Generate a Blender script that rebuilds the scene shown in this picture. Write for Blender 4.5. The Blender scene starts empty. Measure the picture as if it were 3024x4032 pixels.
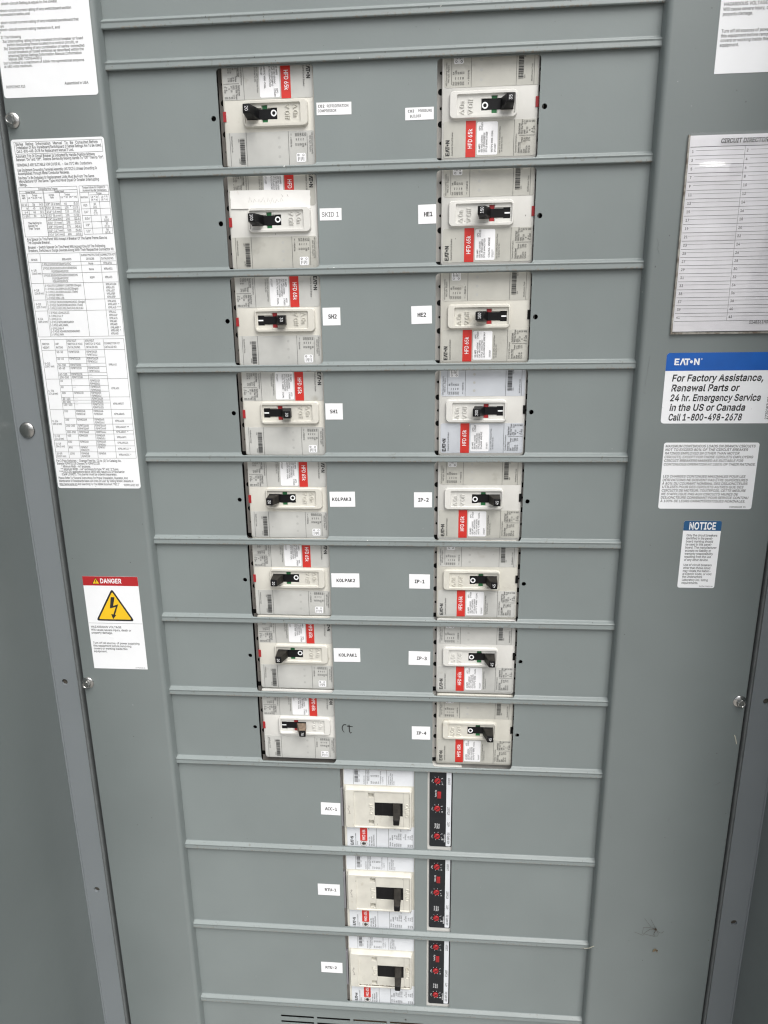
import bpy, math, random
from mathutils import Matrix, Vector, geometry

C = bpy.context.scene.collection
scn = bpy.context.scene
rnd = random.Random(7)
R = math.radians

# ------------------------------------------------------------ camera, sky, sun, exposure
cam_d = bpy.data.cameras.new('camera')
cam_d.sensor_fit = 'AUTO'
cam_d.sensor_width = 36.0
cam_d.lens = 36.0 * 2618.177 / 4032.0
cam_d.clip_start = 0.02
cam_d.clip_end = 200.0
cam = bpy.data.objects.new('camera', cam_d)
C.objects.link(cam)
rx = Vector((0.997193174, 0.073940783, -0.011770053))
ry = Vector((0.007156248, -0.250609989, -0.968061683))
rz = Vector((-0.074528931, 0.965260273, -0.250435709))
m = Matrix.Identity(4)
for i in range(3):
    m[i][0], m[i][1], m[i][2] = rx[i], -ry[i], -rz[i]
m.translation = Vector((0.06312153, -0.776287162, -0.279566443))
cam.matrix_world = m
scn.camera = cam

SUN_EL, SUN_AZ = 58.0, 150.0          # high, behind the viewer and well to the right
world = bpy.data.worlds.new('World')
scn.world = world
world.use_nodes = True
wn, wl = world.node_tree.nodes, world.node_tree.links
bg = wn['Background']
sky = wn.new('ShaderNodeTexSky')
sky.sky_type = 'NISHITA'
sky.sun_disc = False
sky.sun_elevation = R(SUN_EL)
sky.sun_rotation = R(SUN_AZ)
sky.air_density = 1.0
sky.dust_density = 6.0
sky.ozone_density = 1.0
hs = wn.new('ShaderNodeHueSaturation')
hs.inputs['Saturation'].default_value = 0.28
wl.new(sky.outputs[0], hs.inputs['Color'])
wl.new(hs.outputs[0], bg.inputs['Color'])
bg.inputs['Strength'].default_value = 0.10

sun_d = bpy.data.lights.new('sun', 'SUN')
sun_d.energy = 1.5
sun_d.angle = R(50)
sun_d.color = (1.0, 0.97, 0.93)
sun = bpy.data.objects.new('sun', sun_d)
C.objects.link(sun)
sdir = Vector((math.sin(R(SUN_AZ)) * math.cos(R(SUN_EL)), math.cos(R(SUN_AZ)) * math.cos(R(SUN_EL)), math.sin(R(SUN_EL))))
sun.rotation_euler = sdir.to_track_quat('Z', 'Y').to_euler()
sun.location = sdir * 3

scn.view_settings.view_transform = 'Standard'
scn.view_settings.look = 'None'
scn.view_settings.exposure = 0.68
scn.cycles.filter_width = 1.2          # a crisp lens
scn.view_settings.gamma = 1.0
scn.view_settings.use_curve_mapping = False


# ------------------------------------------------------------ materials
def mat(name, col, rough=0.5, metal=0.0, spec=0.5, var=0.0, vscale=30.0, bump=0.0, bscale=400.0,
        specks=None, lip=False, stain=None, coat=0.0):
    """procedural principled material; col linear rgb; var = soft mottling of the colour;
    specks = (dark amount, light amount); lip = scuffs on the first centimetre over the object's origin;
    stain = (colour, threshold, scale)"""
    mm = bpy.data.materials.new(name)
    mm.use_nodes = True
    n, l = mm.node_tree.nodes, mm.node_tree.links
    b = n['Principled BSDF']
    b.inputs['Roughness'].default_value = rough
    b.inputs['Metallic'].default_value = metal
    b.inputs['Specular IOR Level'].default_value = spec
    b.inputs['Coat Weight'].default_value = coat
    b.inputs['Coat Roughness'].default_value = 0.08
    tc = n.new('ShaderNodeTexCoord')
    geo = n.new('ShaderNodeNewGeometry')
    pos = geo.outputs['Position']
    cur = None

    def rgb(c):
        r = n.new('ShaderNodeRGB'); r.outputs[0].default_value = (*c, 1); return r.outputs[0]

    def mix(f, a, c, mode='MIX'):
        x = n.new('ShaderNodeMix'); x.data_type = 'RGBA'; x.blend_type = mode
        if isinstance(f, float): x.inputs[0].default_value = f
        else: l.new(f, x.inputs[0])
        l.new(a, x.inputs[6]); l.new(c, x.inputs[7])
        return x.outputs[2]

    def noise(scale, detail=3.0, src=None, rough_=0.55):
        x = n.new('ShaderNodeTexNoise'); x.inputs['Scale'].default_value = scale
        x.inputs['Detail'].default_value = detail; x.inputs['Roughness'].default_value = rough_
        l.new(src or pos, x.inputs['Vector']); return x.outputs['Fac']

    def rng(v, a, c, lo=0.0, hi=1.0):
        x = n.new('ShaderNodeMapRange'); x.clamp = True
        x.inputs['From Min'].default_value = a; x.inputs['From Max'].default_value = c
        x.inputs['To Min'].default_value = lo; x.inputs['To Max'].default_value = hi
        l.new(v, x.inputs['Value']); return x.outputs[0]

    def mul(a, c):
        x = n.new('ShaderNodeMath'); x.operation = 'MULTIPLY'
        l.new(a, x.inputs[0])
        if isinstance(c, float): x.inputs[1].default_value = c
        else: l.new(c, x.inputs[1])
        return x.outputs[0]

    cur = rgb(col)
    if var:
        f = rng(noise(vscale), 0.3, 0.7)
        cur = mix(f, rgb([c * (1 - var) for c in col]), rgb([min(1, c * (1 + var)) for c in col]))
    if stain:
        f = rng(noise(stain[2], 5.0), stain[1], stain[1] + 0.16, 0.0, 0.85)
        cur = mix(f, cur, rgb(stain[0]))
    if specks:
        for k, (amt, c, sc, seed) in enumerate(((specks[0], (0.06, 0.062, 0.06), 95.0, 0.0), (specks[1], (0.62, 0.64, 0.62), 60.0, 3.7))):
            if amt <= 0: continue
            ad = n.new('ShaderNodeVectorMath'); ad.operation = 'MULTIPLY_ADD'
            l.new(pos, ad.inputs[0]); ad.inputs[1].default_value = (1, 1, 1 if k else 0.75); ad.inputs[2].default_value = (seed, seed, seed)
            wob = n.new('ShaderNodeTexNoise'); wob.inputs['Scale'].default_value = 700; l.new(pos, wob.inputs['Vector'])
            vm = n.new('ShaderNodeVectorMath'); vm.operation = 'MULTIPLY_ADD'
            l.new(wob.outputs['Color'], vm.inputs[0]); vm.inputs[1].default_value = (0.0016, 0.0016, 0.0022); l.new(ad.outputs[0], vm.inputs[2])
            v = n.new('ShaderNodeTexVoronoi'); v.inputs['Scale'].default_value = sc
            l.new(vm.outputs[0], v.inputs['Vector'])
            sep = n.new('ShaderNodeSeparateColor'); l.new(v.outputs['Color'], sep.inputs[0])
            size = rng(sep.outputs[1], 0, 1, 0.014, 0.062)
            lt = n.new('ShaderNodeMath'); lt.operation = 'LESS_THAN'; l.new(v.outputs['Distance'], lt.inputs[0]); l.new(size, lt.inputs[1])
            gate = n.new('ShaderNodeMath'); gate.operation = 'LESS_THAN'; l.new(sep.outputs[0], gate.inputs[0]); gate.inputs[1].default_value = amt
            cur = mix(mul(mul(lt.outputs[0], gate.outputs[0]), 0.8), cur, rgb(c))
    if lip:
        so = n.new('ShaderNodeSeparateXYZ'); l.new(tc.outputs['Object'], so.inputs[0])
        band = rng(so.outputs[2], 0.0105, 0.0095)
        edge = rng(so.outputs[2], 0.0035, 0.0)
        f = mul(mul(rng(noise(260, 6.0), 0.60, 0.66), rng(noise(17, 2.0), 0.42, 0.6)), band)
        cur = mix(mul(f, 0.5), cur, rgb((0.12, 0.11, 0.095)))
        f2 = mul(mul(rng(noise(330, 6.0), 0.5, 0.56), rng(noise(23, 2.0), 0.45, 0.55)), edge)
        cur = mix(mul(f2, 0.6), cur, rgb((0.20, 0.145, 0.105)))
    l.new(cur, b.inputs['Base Color'])
    if rough > 0.15:
        l.new(rng(noise(14, 4.0), 0.25, 0.75, rough * 0.85, min(1, rough * 1.15)), b.inputs['Roughness'])
    if bump:
        bp = n.new('ShaderNodeBump'); bp.inputs['Strength'].default_value = bump; bp.inputs['Distance'].default_value = 0.0006
        a1 = noise(bscale, 2.0)
        l.new(a1, bp.inputs['Height']); l.new(bp.outputs[0], b.inputs['Normal'])
    return mm


PAINT = (0.204, 0.235, 0.235)
M = {
    'plate': mat('grey enamel plate', PAINT, 0.42, var=0.06, vscale=6, bump=0.10, bscale=260, specks=(0.8, 0.12), lip=True),
    'frame': mat('grey enamel frame', [c * 0.86 for c in PAINT], 0.38, var=0.06, vscale=5, bump=0.10, bscale=240, specks=(0.2, 0.15)),
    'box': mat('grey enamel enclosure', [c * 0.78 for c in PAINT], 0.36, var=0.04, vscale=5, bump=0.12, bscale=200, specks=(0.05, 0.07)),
    'flange': mat('grey enamel flange', [PAINT[0] * 0.96, PAINT[1] * 0.93, PAINT[2] * 0.99], 0.55, var=0.03, vscale=8, bump=0.10, bscale=260, specks=(0.08, 0.08)),
    'gasket': mat('rolled steel edge', (0.17, 0.185, 0.188), 0.45, var=0.1, vscale=60),
    'dark': mat('dark cavity', (0.008, 0.008, 0.008), 0.85, spec=0.15, var=0.2),
    'zinc': mat('zinc plated steel', (0.46, 0.46, 0.45), 0.24, metal=1.0, var=0.12, vscale=200, bump=0.15, bscale=500),
    'vinyl': mat('white vinyl', (0.83, 0.85, 0.875), 0.45, var=0.02, vscale=30, specks=(0.10, 0.0)),
    'paper': mat('white label tape', (0.84, 0.85, 0.87), 0.5, var=0.02, vscale=80, specks=(0.15, 0.0)),
    'card': mat('white card', (0.84, 0.84, 0.88), 0.6, var=0.05, vscale=40, specks=(0.15, 0.0)),
    'tape': mat('masking tape', (0.83, 0.83, 0.81), 0.6, var=0.04, vscale=70, specks=(0.3, 0), stain=((0.45, 0.36, 0.24), 0.68, 45)),
    'ink': mat('black ink', (0.02, 0.021, 0.022), 0.5, var=0.1),
    'greyink': mat('grey printed ink', (0.035, 0.037, 0.038), 0.5, var=0.1),
    'red': mat('red print', (0.56, 0.026, 0.018), 0.45, var=0.05, vscale=60),
    'dangerred': mat('danger red', (0.42, 0.018, 0.022), 0.4, var=0.04),
    'yellow': mat('warning yellow', (0.83, 0.52, 0.015), 0.4, var=0.03),
    'blue': mat('blue print', (0.008, 0.10, 0.42), 0.35, var=0.06, vscale=60),
    'navy': mat('notice blue', (0.012, 0.085, 0.21), 0.35, var=0.06, vscale=60),
    'whiteink': mat('white ink', (0.84, 0.86, 0.88), 0.45, var=0.02),
    'plastic': mat('warm white plastic', (0.61, 0.60, 0.545), 0.42, var=0.05, vscale=35, bump=0.06, bscale=900, specks=(0.25, 0.0), stain=((0.40, 0.37, 0.29), 0.64, 48)),
    'plastic_clean': mat('cool white plastic', (0.65, 0.65, 0.622), 0.42, var=0.04, vscale=35, bump=0.06, bscale=900, specks=(0.22, 0.0), stain=((0.42, 0.41, 0.36), 0.68, 60)),
    'plastic_old': mat('yellowed plastic', (0.60, 0.59, 0.53), 0.45, var=0.08, vscale=45, bump=0.06, bscale=900, specks=(0.35, 0.0), stain=((0.34, 0.29, 0.19), 0.62, 50)),
    'base_lit': mat('lit moulded base', (0.50, 0.49, 0.465), 0.6, var=0.08, vscale=60),  # right column's base, light painted into the tone of the same moulding
    'base': mat('grey moulded base', (0.30, 0.285, 0.265), 0.6, var=0.08, vscale=60),  # left column's base with its shade painted in; also other grey marks
    'np_warm': mat('warm silver nameplate', (0.47, 0.47, 0.43), 0.42, var=0.07, vscale=38, specks=(0.2, 0.05), spec=0.4, stain=((0.36, 0.35, 0.31), 0.64, 55)),
    'np_silver': mat('silver nameplate', (0.50, 0.507, 0.487), 0.40, var=0.07, vscale=38, specks=(0.2, 0.05), spec=0.4, stain=((0.36, 0.35, 0.31), 0.64, 55)),
    'np_cool': mat('bluish silver nameplate', (0.51, 0.54, 0.58), 0.38, var=0.05, vscale=38, specks=(0.12, 0.05), spec=0.4),
    'np_white': mat('white nameplate', (0.68, 0.71, 0.745), 0.40, var=0.03, vscale=38, specks=(0.2, 0.0), spec=0.4),
    'black': mat('black moulded plastic', (0.006, 0.006, 0.007), 0.42, spec=0.22, var=0.2, vscale=150, bump=0.1, bscale=800),
    'dusty': mat('dusty and lit black plastic', (0.022, 0.020, 0.017), 0.6, spec=0.25, var=0.4, vscale=160),  # dust on the small handles, painted light on the big lever's flanks
    'tan': mat('tan dusted plastic', (0.17, 0.125, 0.09), 0.65, var=0.35, vscale=200),
    'green': mat('green indicator', (0.008, 0.125, 0.035), 0.45, var=0.1),
    'redtab': mat('red indicator', (0.33, 0.012, 0.016), 0.45, var=0.1),
    'knobred': mat('red knob', (0.36, 0.012, 0.016), 0.4, var=0.1, vscale=200),
    'panelblack': mat('black trip label', (0.014, 0.016, 0.019), 0.45, spec=0.3, var=0.15, vscale=60, specks=(0.0, 0.12)),
    'bug': mat('dried insect', (0.16, 0.125, 0.075), 0.8, var=0.4, vscale=400),
    'spider': mat('spider', (0.05, 0.035, 0.022), 0.7, var=0.3, vscale=300),
    'straw': mat('dry needle', (0.70, 0.68, 0.56), 0.6, var=0.15, vscale=200),
    'rust': mat('brown grime', (0.09, 0.065, 0.04), 0.8, var=0.5, vscale=250),
    'hole': mat('dark brown hole fill', (0.075, 0.068, 0.055), 0.8, var=0.5, vscale=300),  # dark brown disc closing each flange hole
    'np_dot': mat('dimple on nameplate', (0.43, 0.436, 0.42), 0.45, var=0.05),
    'concrete': mat('concrete', (0.30, 0.29, 0.27), 0.85, var=0.15, vscale=3, bump=0.3, bscale=60),
    'brass': mat('brown busbar', (0.20, 0.12, 0.05), 0.5, var=0.5, vscale=60),
}


# ------------------------------------------------------------ mesh builder (local axes: x right, z up, -y towards the viewer; mm)
class MB:
    def __init__(s): s.v, s.f, s.m, s.names = [], [], [], []

    def mi(s, name):
        if name not in s.names: s.names.append(name)
        return s.names.index(name)

    def add(s, vs, fs, mt):
        o = len(s.v); s.v += vs; k = s.mi(mt)
        for f in fs: s.f.append([i + o for i in f]); s.m.append(k)

    def quad(s, x0, z0, x1, z1, y, mt): s.add([(x0, y, z0), (x1, y, z0), (x1, y, z1), (x0, y, z1)], [(0, 1, 2, 3)], mt)

    def poly(s, pts, y, mt):
        if area(pts) < 0: pts = pts[::-1]
        s.add([(p[0], y, p[1]) for p in pts], [tuple(range(len(pts)))], mt)

    def loops(s, loops, mt, closed_front=False, back=False):
        """loops = [(pts, y), ...] from back to front, same count, CCW seen from the front"""
        n = len(loops[0][0]); vs = []
        for p, y in loops: vs += [(q[0], (y[i] if isinstance(y, (list, tuple)) else y), q[1]) for i, q in enumerate(p)]
        fs = []
        for k in range(len(loops) - 1):
            for i in range(n):
                j = (i + 1) % n
                fs.append((k * n + i, k * n + j, (k + 1) * n + j, (k + 1) * n + i))
        if closed_front: fs.append(tuple((len(loops) - 1) * n + i for i in range(n)))
        if back: fs.append(tuple(reversed(range(n))))
        s.add(vs, fs, mt)

    def sheet(s, outer, holes, y, mt, zl=(), xl=(), rim=0.0, yfun=None, rim_mt=None):
        """flat sheet with openings, cut along the lines zl / xl; yfun bends it; rim folds every border back"""
        vs = list(outer); ed = [(i, (i + 1) % len(outer)) for i in range(len(outer))]
        for h in holes:
            o = len(vs); vs += h; ed += [(o + i, o + (i + 1) % len(h)) for i in range(len(h))]
        X = [p[0] for p in outer]; Zs = [p[1] for p in outer]
        for z in zl: o = len(vs); vs += [(min(X), z), (max(X), z)]; ed.append((o, o + 1))
        for x in xl: o = len(vs); vs += [(x, min(Zs)), (x, max(Zs))]; ed.append((o, o + 1))
        r = geometry.delaunay_2d_cdt([Vector(p) for p in vs], ed, [], 0, 1e-6)
        V, F = [tuple(p) for p in r[0]], []
        for f in r[2]:
            c = (sum(V[i][0] for i in f) / len(f), sum(V[i][1] for i in f) / len(f))
            if not inside(c, outer) or any(inside(c, h) for h in holes): continue
            if area([V[i] for i in f]) < 0: f = f[::-1]
            F.append(tuple(f))
        Y = (lambda p: yfun(p[1])) if yfun else (lambda p: y)
        s.add([(p[0], Y(p), p[1]) for p in V], F, mt)
        if rim:
            cnt = {}
            for f in F:
                for i in range(len(f)):
                    a, b = f[i], f[(i + 1) % len(f)]
                    cnt[(a, b)] = 1
            bd = [e for e in cnt if (e[1], e[0]) not in cnt]
            vs2, fs2 = [], []
            for a, b in bd:
                o = len(vs2)
                vs2 += [(V[a][0], Y(V[a]), V[a][1]), (V[b][0], Y(V[b]), V[b][1]), (V[b][0], Y(V[b]) + rim, V[b][1]), (V[a][0], Y(V[a]) + rim, V[a][1])]
                fs2.append((o + 1, o, o + 3, o + 2))
            s.add(vs2, fs2, rim_mt or mt)

    def box(s, x0, y0, z0, x1, y1, z1, mt):
        s.loops([([(x0, z0), (x1, z0), (x1, z1), (x0, z1)], y1), ([(x0, z0), (x1, z0), (x1, z1), (x0, z1)], y0)], mt, True, True)

    def tube(s, pts, r, mt, n=6, closed=True):
        P = [Vector(p) for p in pts]; vs, fs = [], []
        for i, p in enumerate(P):
            d = (P[min(i + 1, len(P) - 1)] - P[max(i - 1, 0)]).normalized()
            u = d.orthogonal().normalized(); w = d.cross(u)
            rr = r[i] if isinstance(r, (list, tuple)) else r
            vs += [tuple(p + (u * math.cos(2 * math.pi * k / n) + w * math.sin(2 * math.pi * k / n)) * rr) for k in range(n)]
        for i in range(len(P) - 1):
            for k in range(n):
                j = (k + 1) % n
                fs.append((i * n + k, i * n + j, (i + 1) * n + j, (i + 1) * n + k))
        fs.append(tuple(reversed(range(n)))); fs.append(tuple((len(P) - 1) * n + k for k in range(n)))
        s.add(vs, fs, mt)

    # --- writing
    def text(s, x0, zb, txt, h, y, mt, x1=None, bold=False, rot=0, align='L', mono=0.0, shear=0.0, sx=1.0, ext=0.0):
        """baseline starts at (x0, zb); x1 squeezes the line to end there; rot 90 = reads upwards"""
        gl, pen = [], 0.0
        for ch in txt:
            g = glyph(ch, bold, 'mono' if mono else 'sans')
            if mono:
                gl.append((g, (pen + (mono - (g[3] - g[2]) * sx) / 2) / sx - g[2])); pen += mono
            else:
                gl.append((g, pen)); pen += g[4]
        if pen == 0: return
        k = h
        kx = h * sx
        if x1 is not None: kx = (abs(x1 - x0)) / pen
        L = pen * (h if mono else kx)
        off = {'L': 0, 'C': -L / 2, 'R': -L}[align]
        for g, p in gl:
            if not g[1]: continue
            vs = []
            for a, b in g[0]:
                u = (a + p + shear * b) * kx + off; w = b * k
                if rot == 0: q = (x0 + u, zb + w)
                elif rot == 90: q = (x0 - w, zb + u)
                else: q = (x0 + w, zb - u)
                vs.append((q[0], y, q[1]))
            s.add(vs, g[1], mt)
            if ext:                                     # raised letter: walls down to the surface
                eg = {(f[i], f[(i + 1) % len(f)]) for f in g[1] for i in range(len(f))}
                for a, c in eg:
                    if (c, a) in eg: continue
                    s.add([vs[a], vs[c], (vs[c][0], y + ext, vs[c][2]), (vs[a][0], y + ext, vs[a][2])], [(1, 0, 3, 2)], mt)

    def build(s, name, parent=None, loc=(0, 0, 0), smooth=35):
        me = bpy.data.meshes.new(name)
        me.from_pydata([(a * .001, b * .001, c * .001) for a, b, c in s.v], [], s.f)
        for nme in s.names: me.materials.append(M[nme])
        me.polygons.foreach_set('material_index', s.m)
        if smooth:
            me.polygons.foreach_set('use_smooth', [True] * len(s.f))
            me.set_sharp_from_angle(angle=R(smooth))
        me.update()
        o = bpy.data.objects.new(name, me); C.objects.link(o)
        o.location = tuple(c * .001 for c in loc)
        if parent: o.parent = parent
        return o


def area(p): return sum(p[i][0] * p[(i + 1) % len(p)][1] - p[(i + 1) % len(p)][0] * p[i][1] for i in range(len(p))) / 2


def inside(c, p):
    r = False; j = len(p) - 1
    for i in range(len(p)):
        if (p[i][1] > c[1]) != (p[j][1] > c[1]) and c[0] < (p[j][0] - p[i][0]) * (c[1] - p[i][1]) / (p[j][1] - p[i][1]) + p[i][0]: r = not r
        j = i
    return r


def rrect(x0, z0, x1, z1, r, n=5):
    """rounded rectangle, CCW; r may be (bl, br, tr, tl)"""
    rr = r if isinstance(r, (tuple, list)) else (r,) * 4
    out = []
    for (cx, cz, sxx, szz, a0, q) in ((x0, z0, 1, 1, 180, rr[0]), (x1, z0, -1, 1, 270, rr[1]), (x1, z1, -1, -1, 0, rr[2]), (x0, z1, 1, -1, 90, rr[3])):
        for k in range(n + 1):
            a = R(a0 + 90 * k / n)
            out.append((cx + sxx * q + q * math.cos(a), cz + szz * q + q * math.sin(a)) if q > 0 else (cx + 1e-4 * math.cos(a), cz + 1e-4 * math.sin(a)))
    return out


def circ(cx, cz, r, n=24, a0=0): return [(cx + r * math.cos(a0 + 2 * math.pi * k / n), cz + r * math.sin(a0 + 2 * math.pi * k / n)) for k in range(n)]


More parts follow.
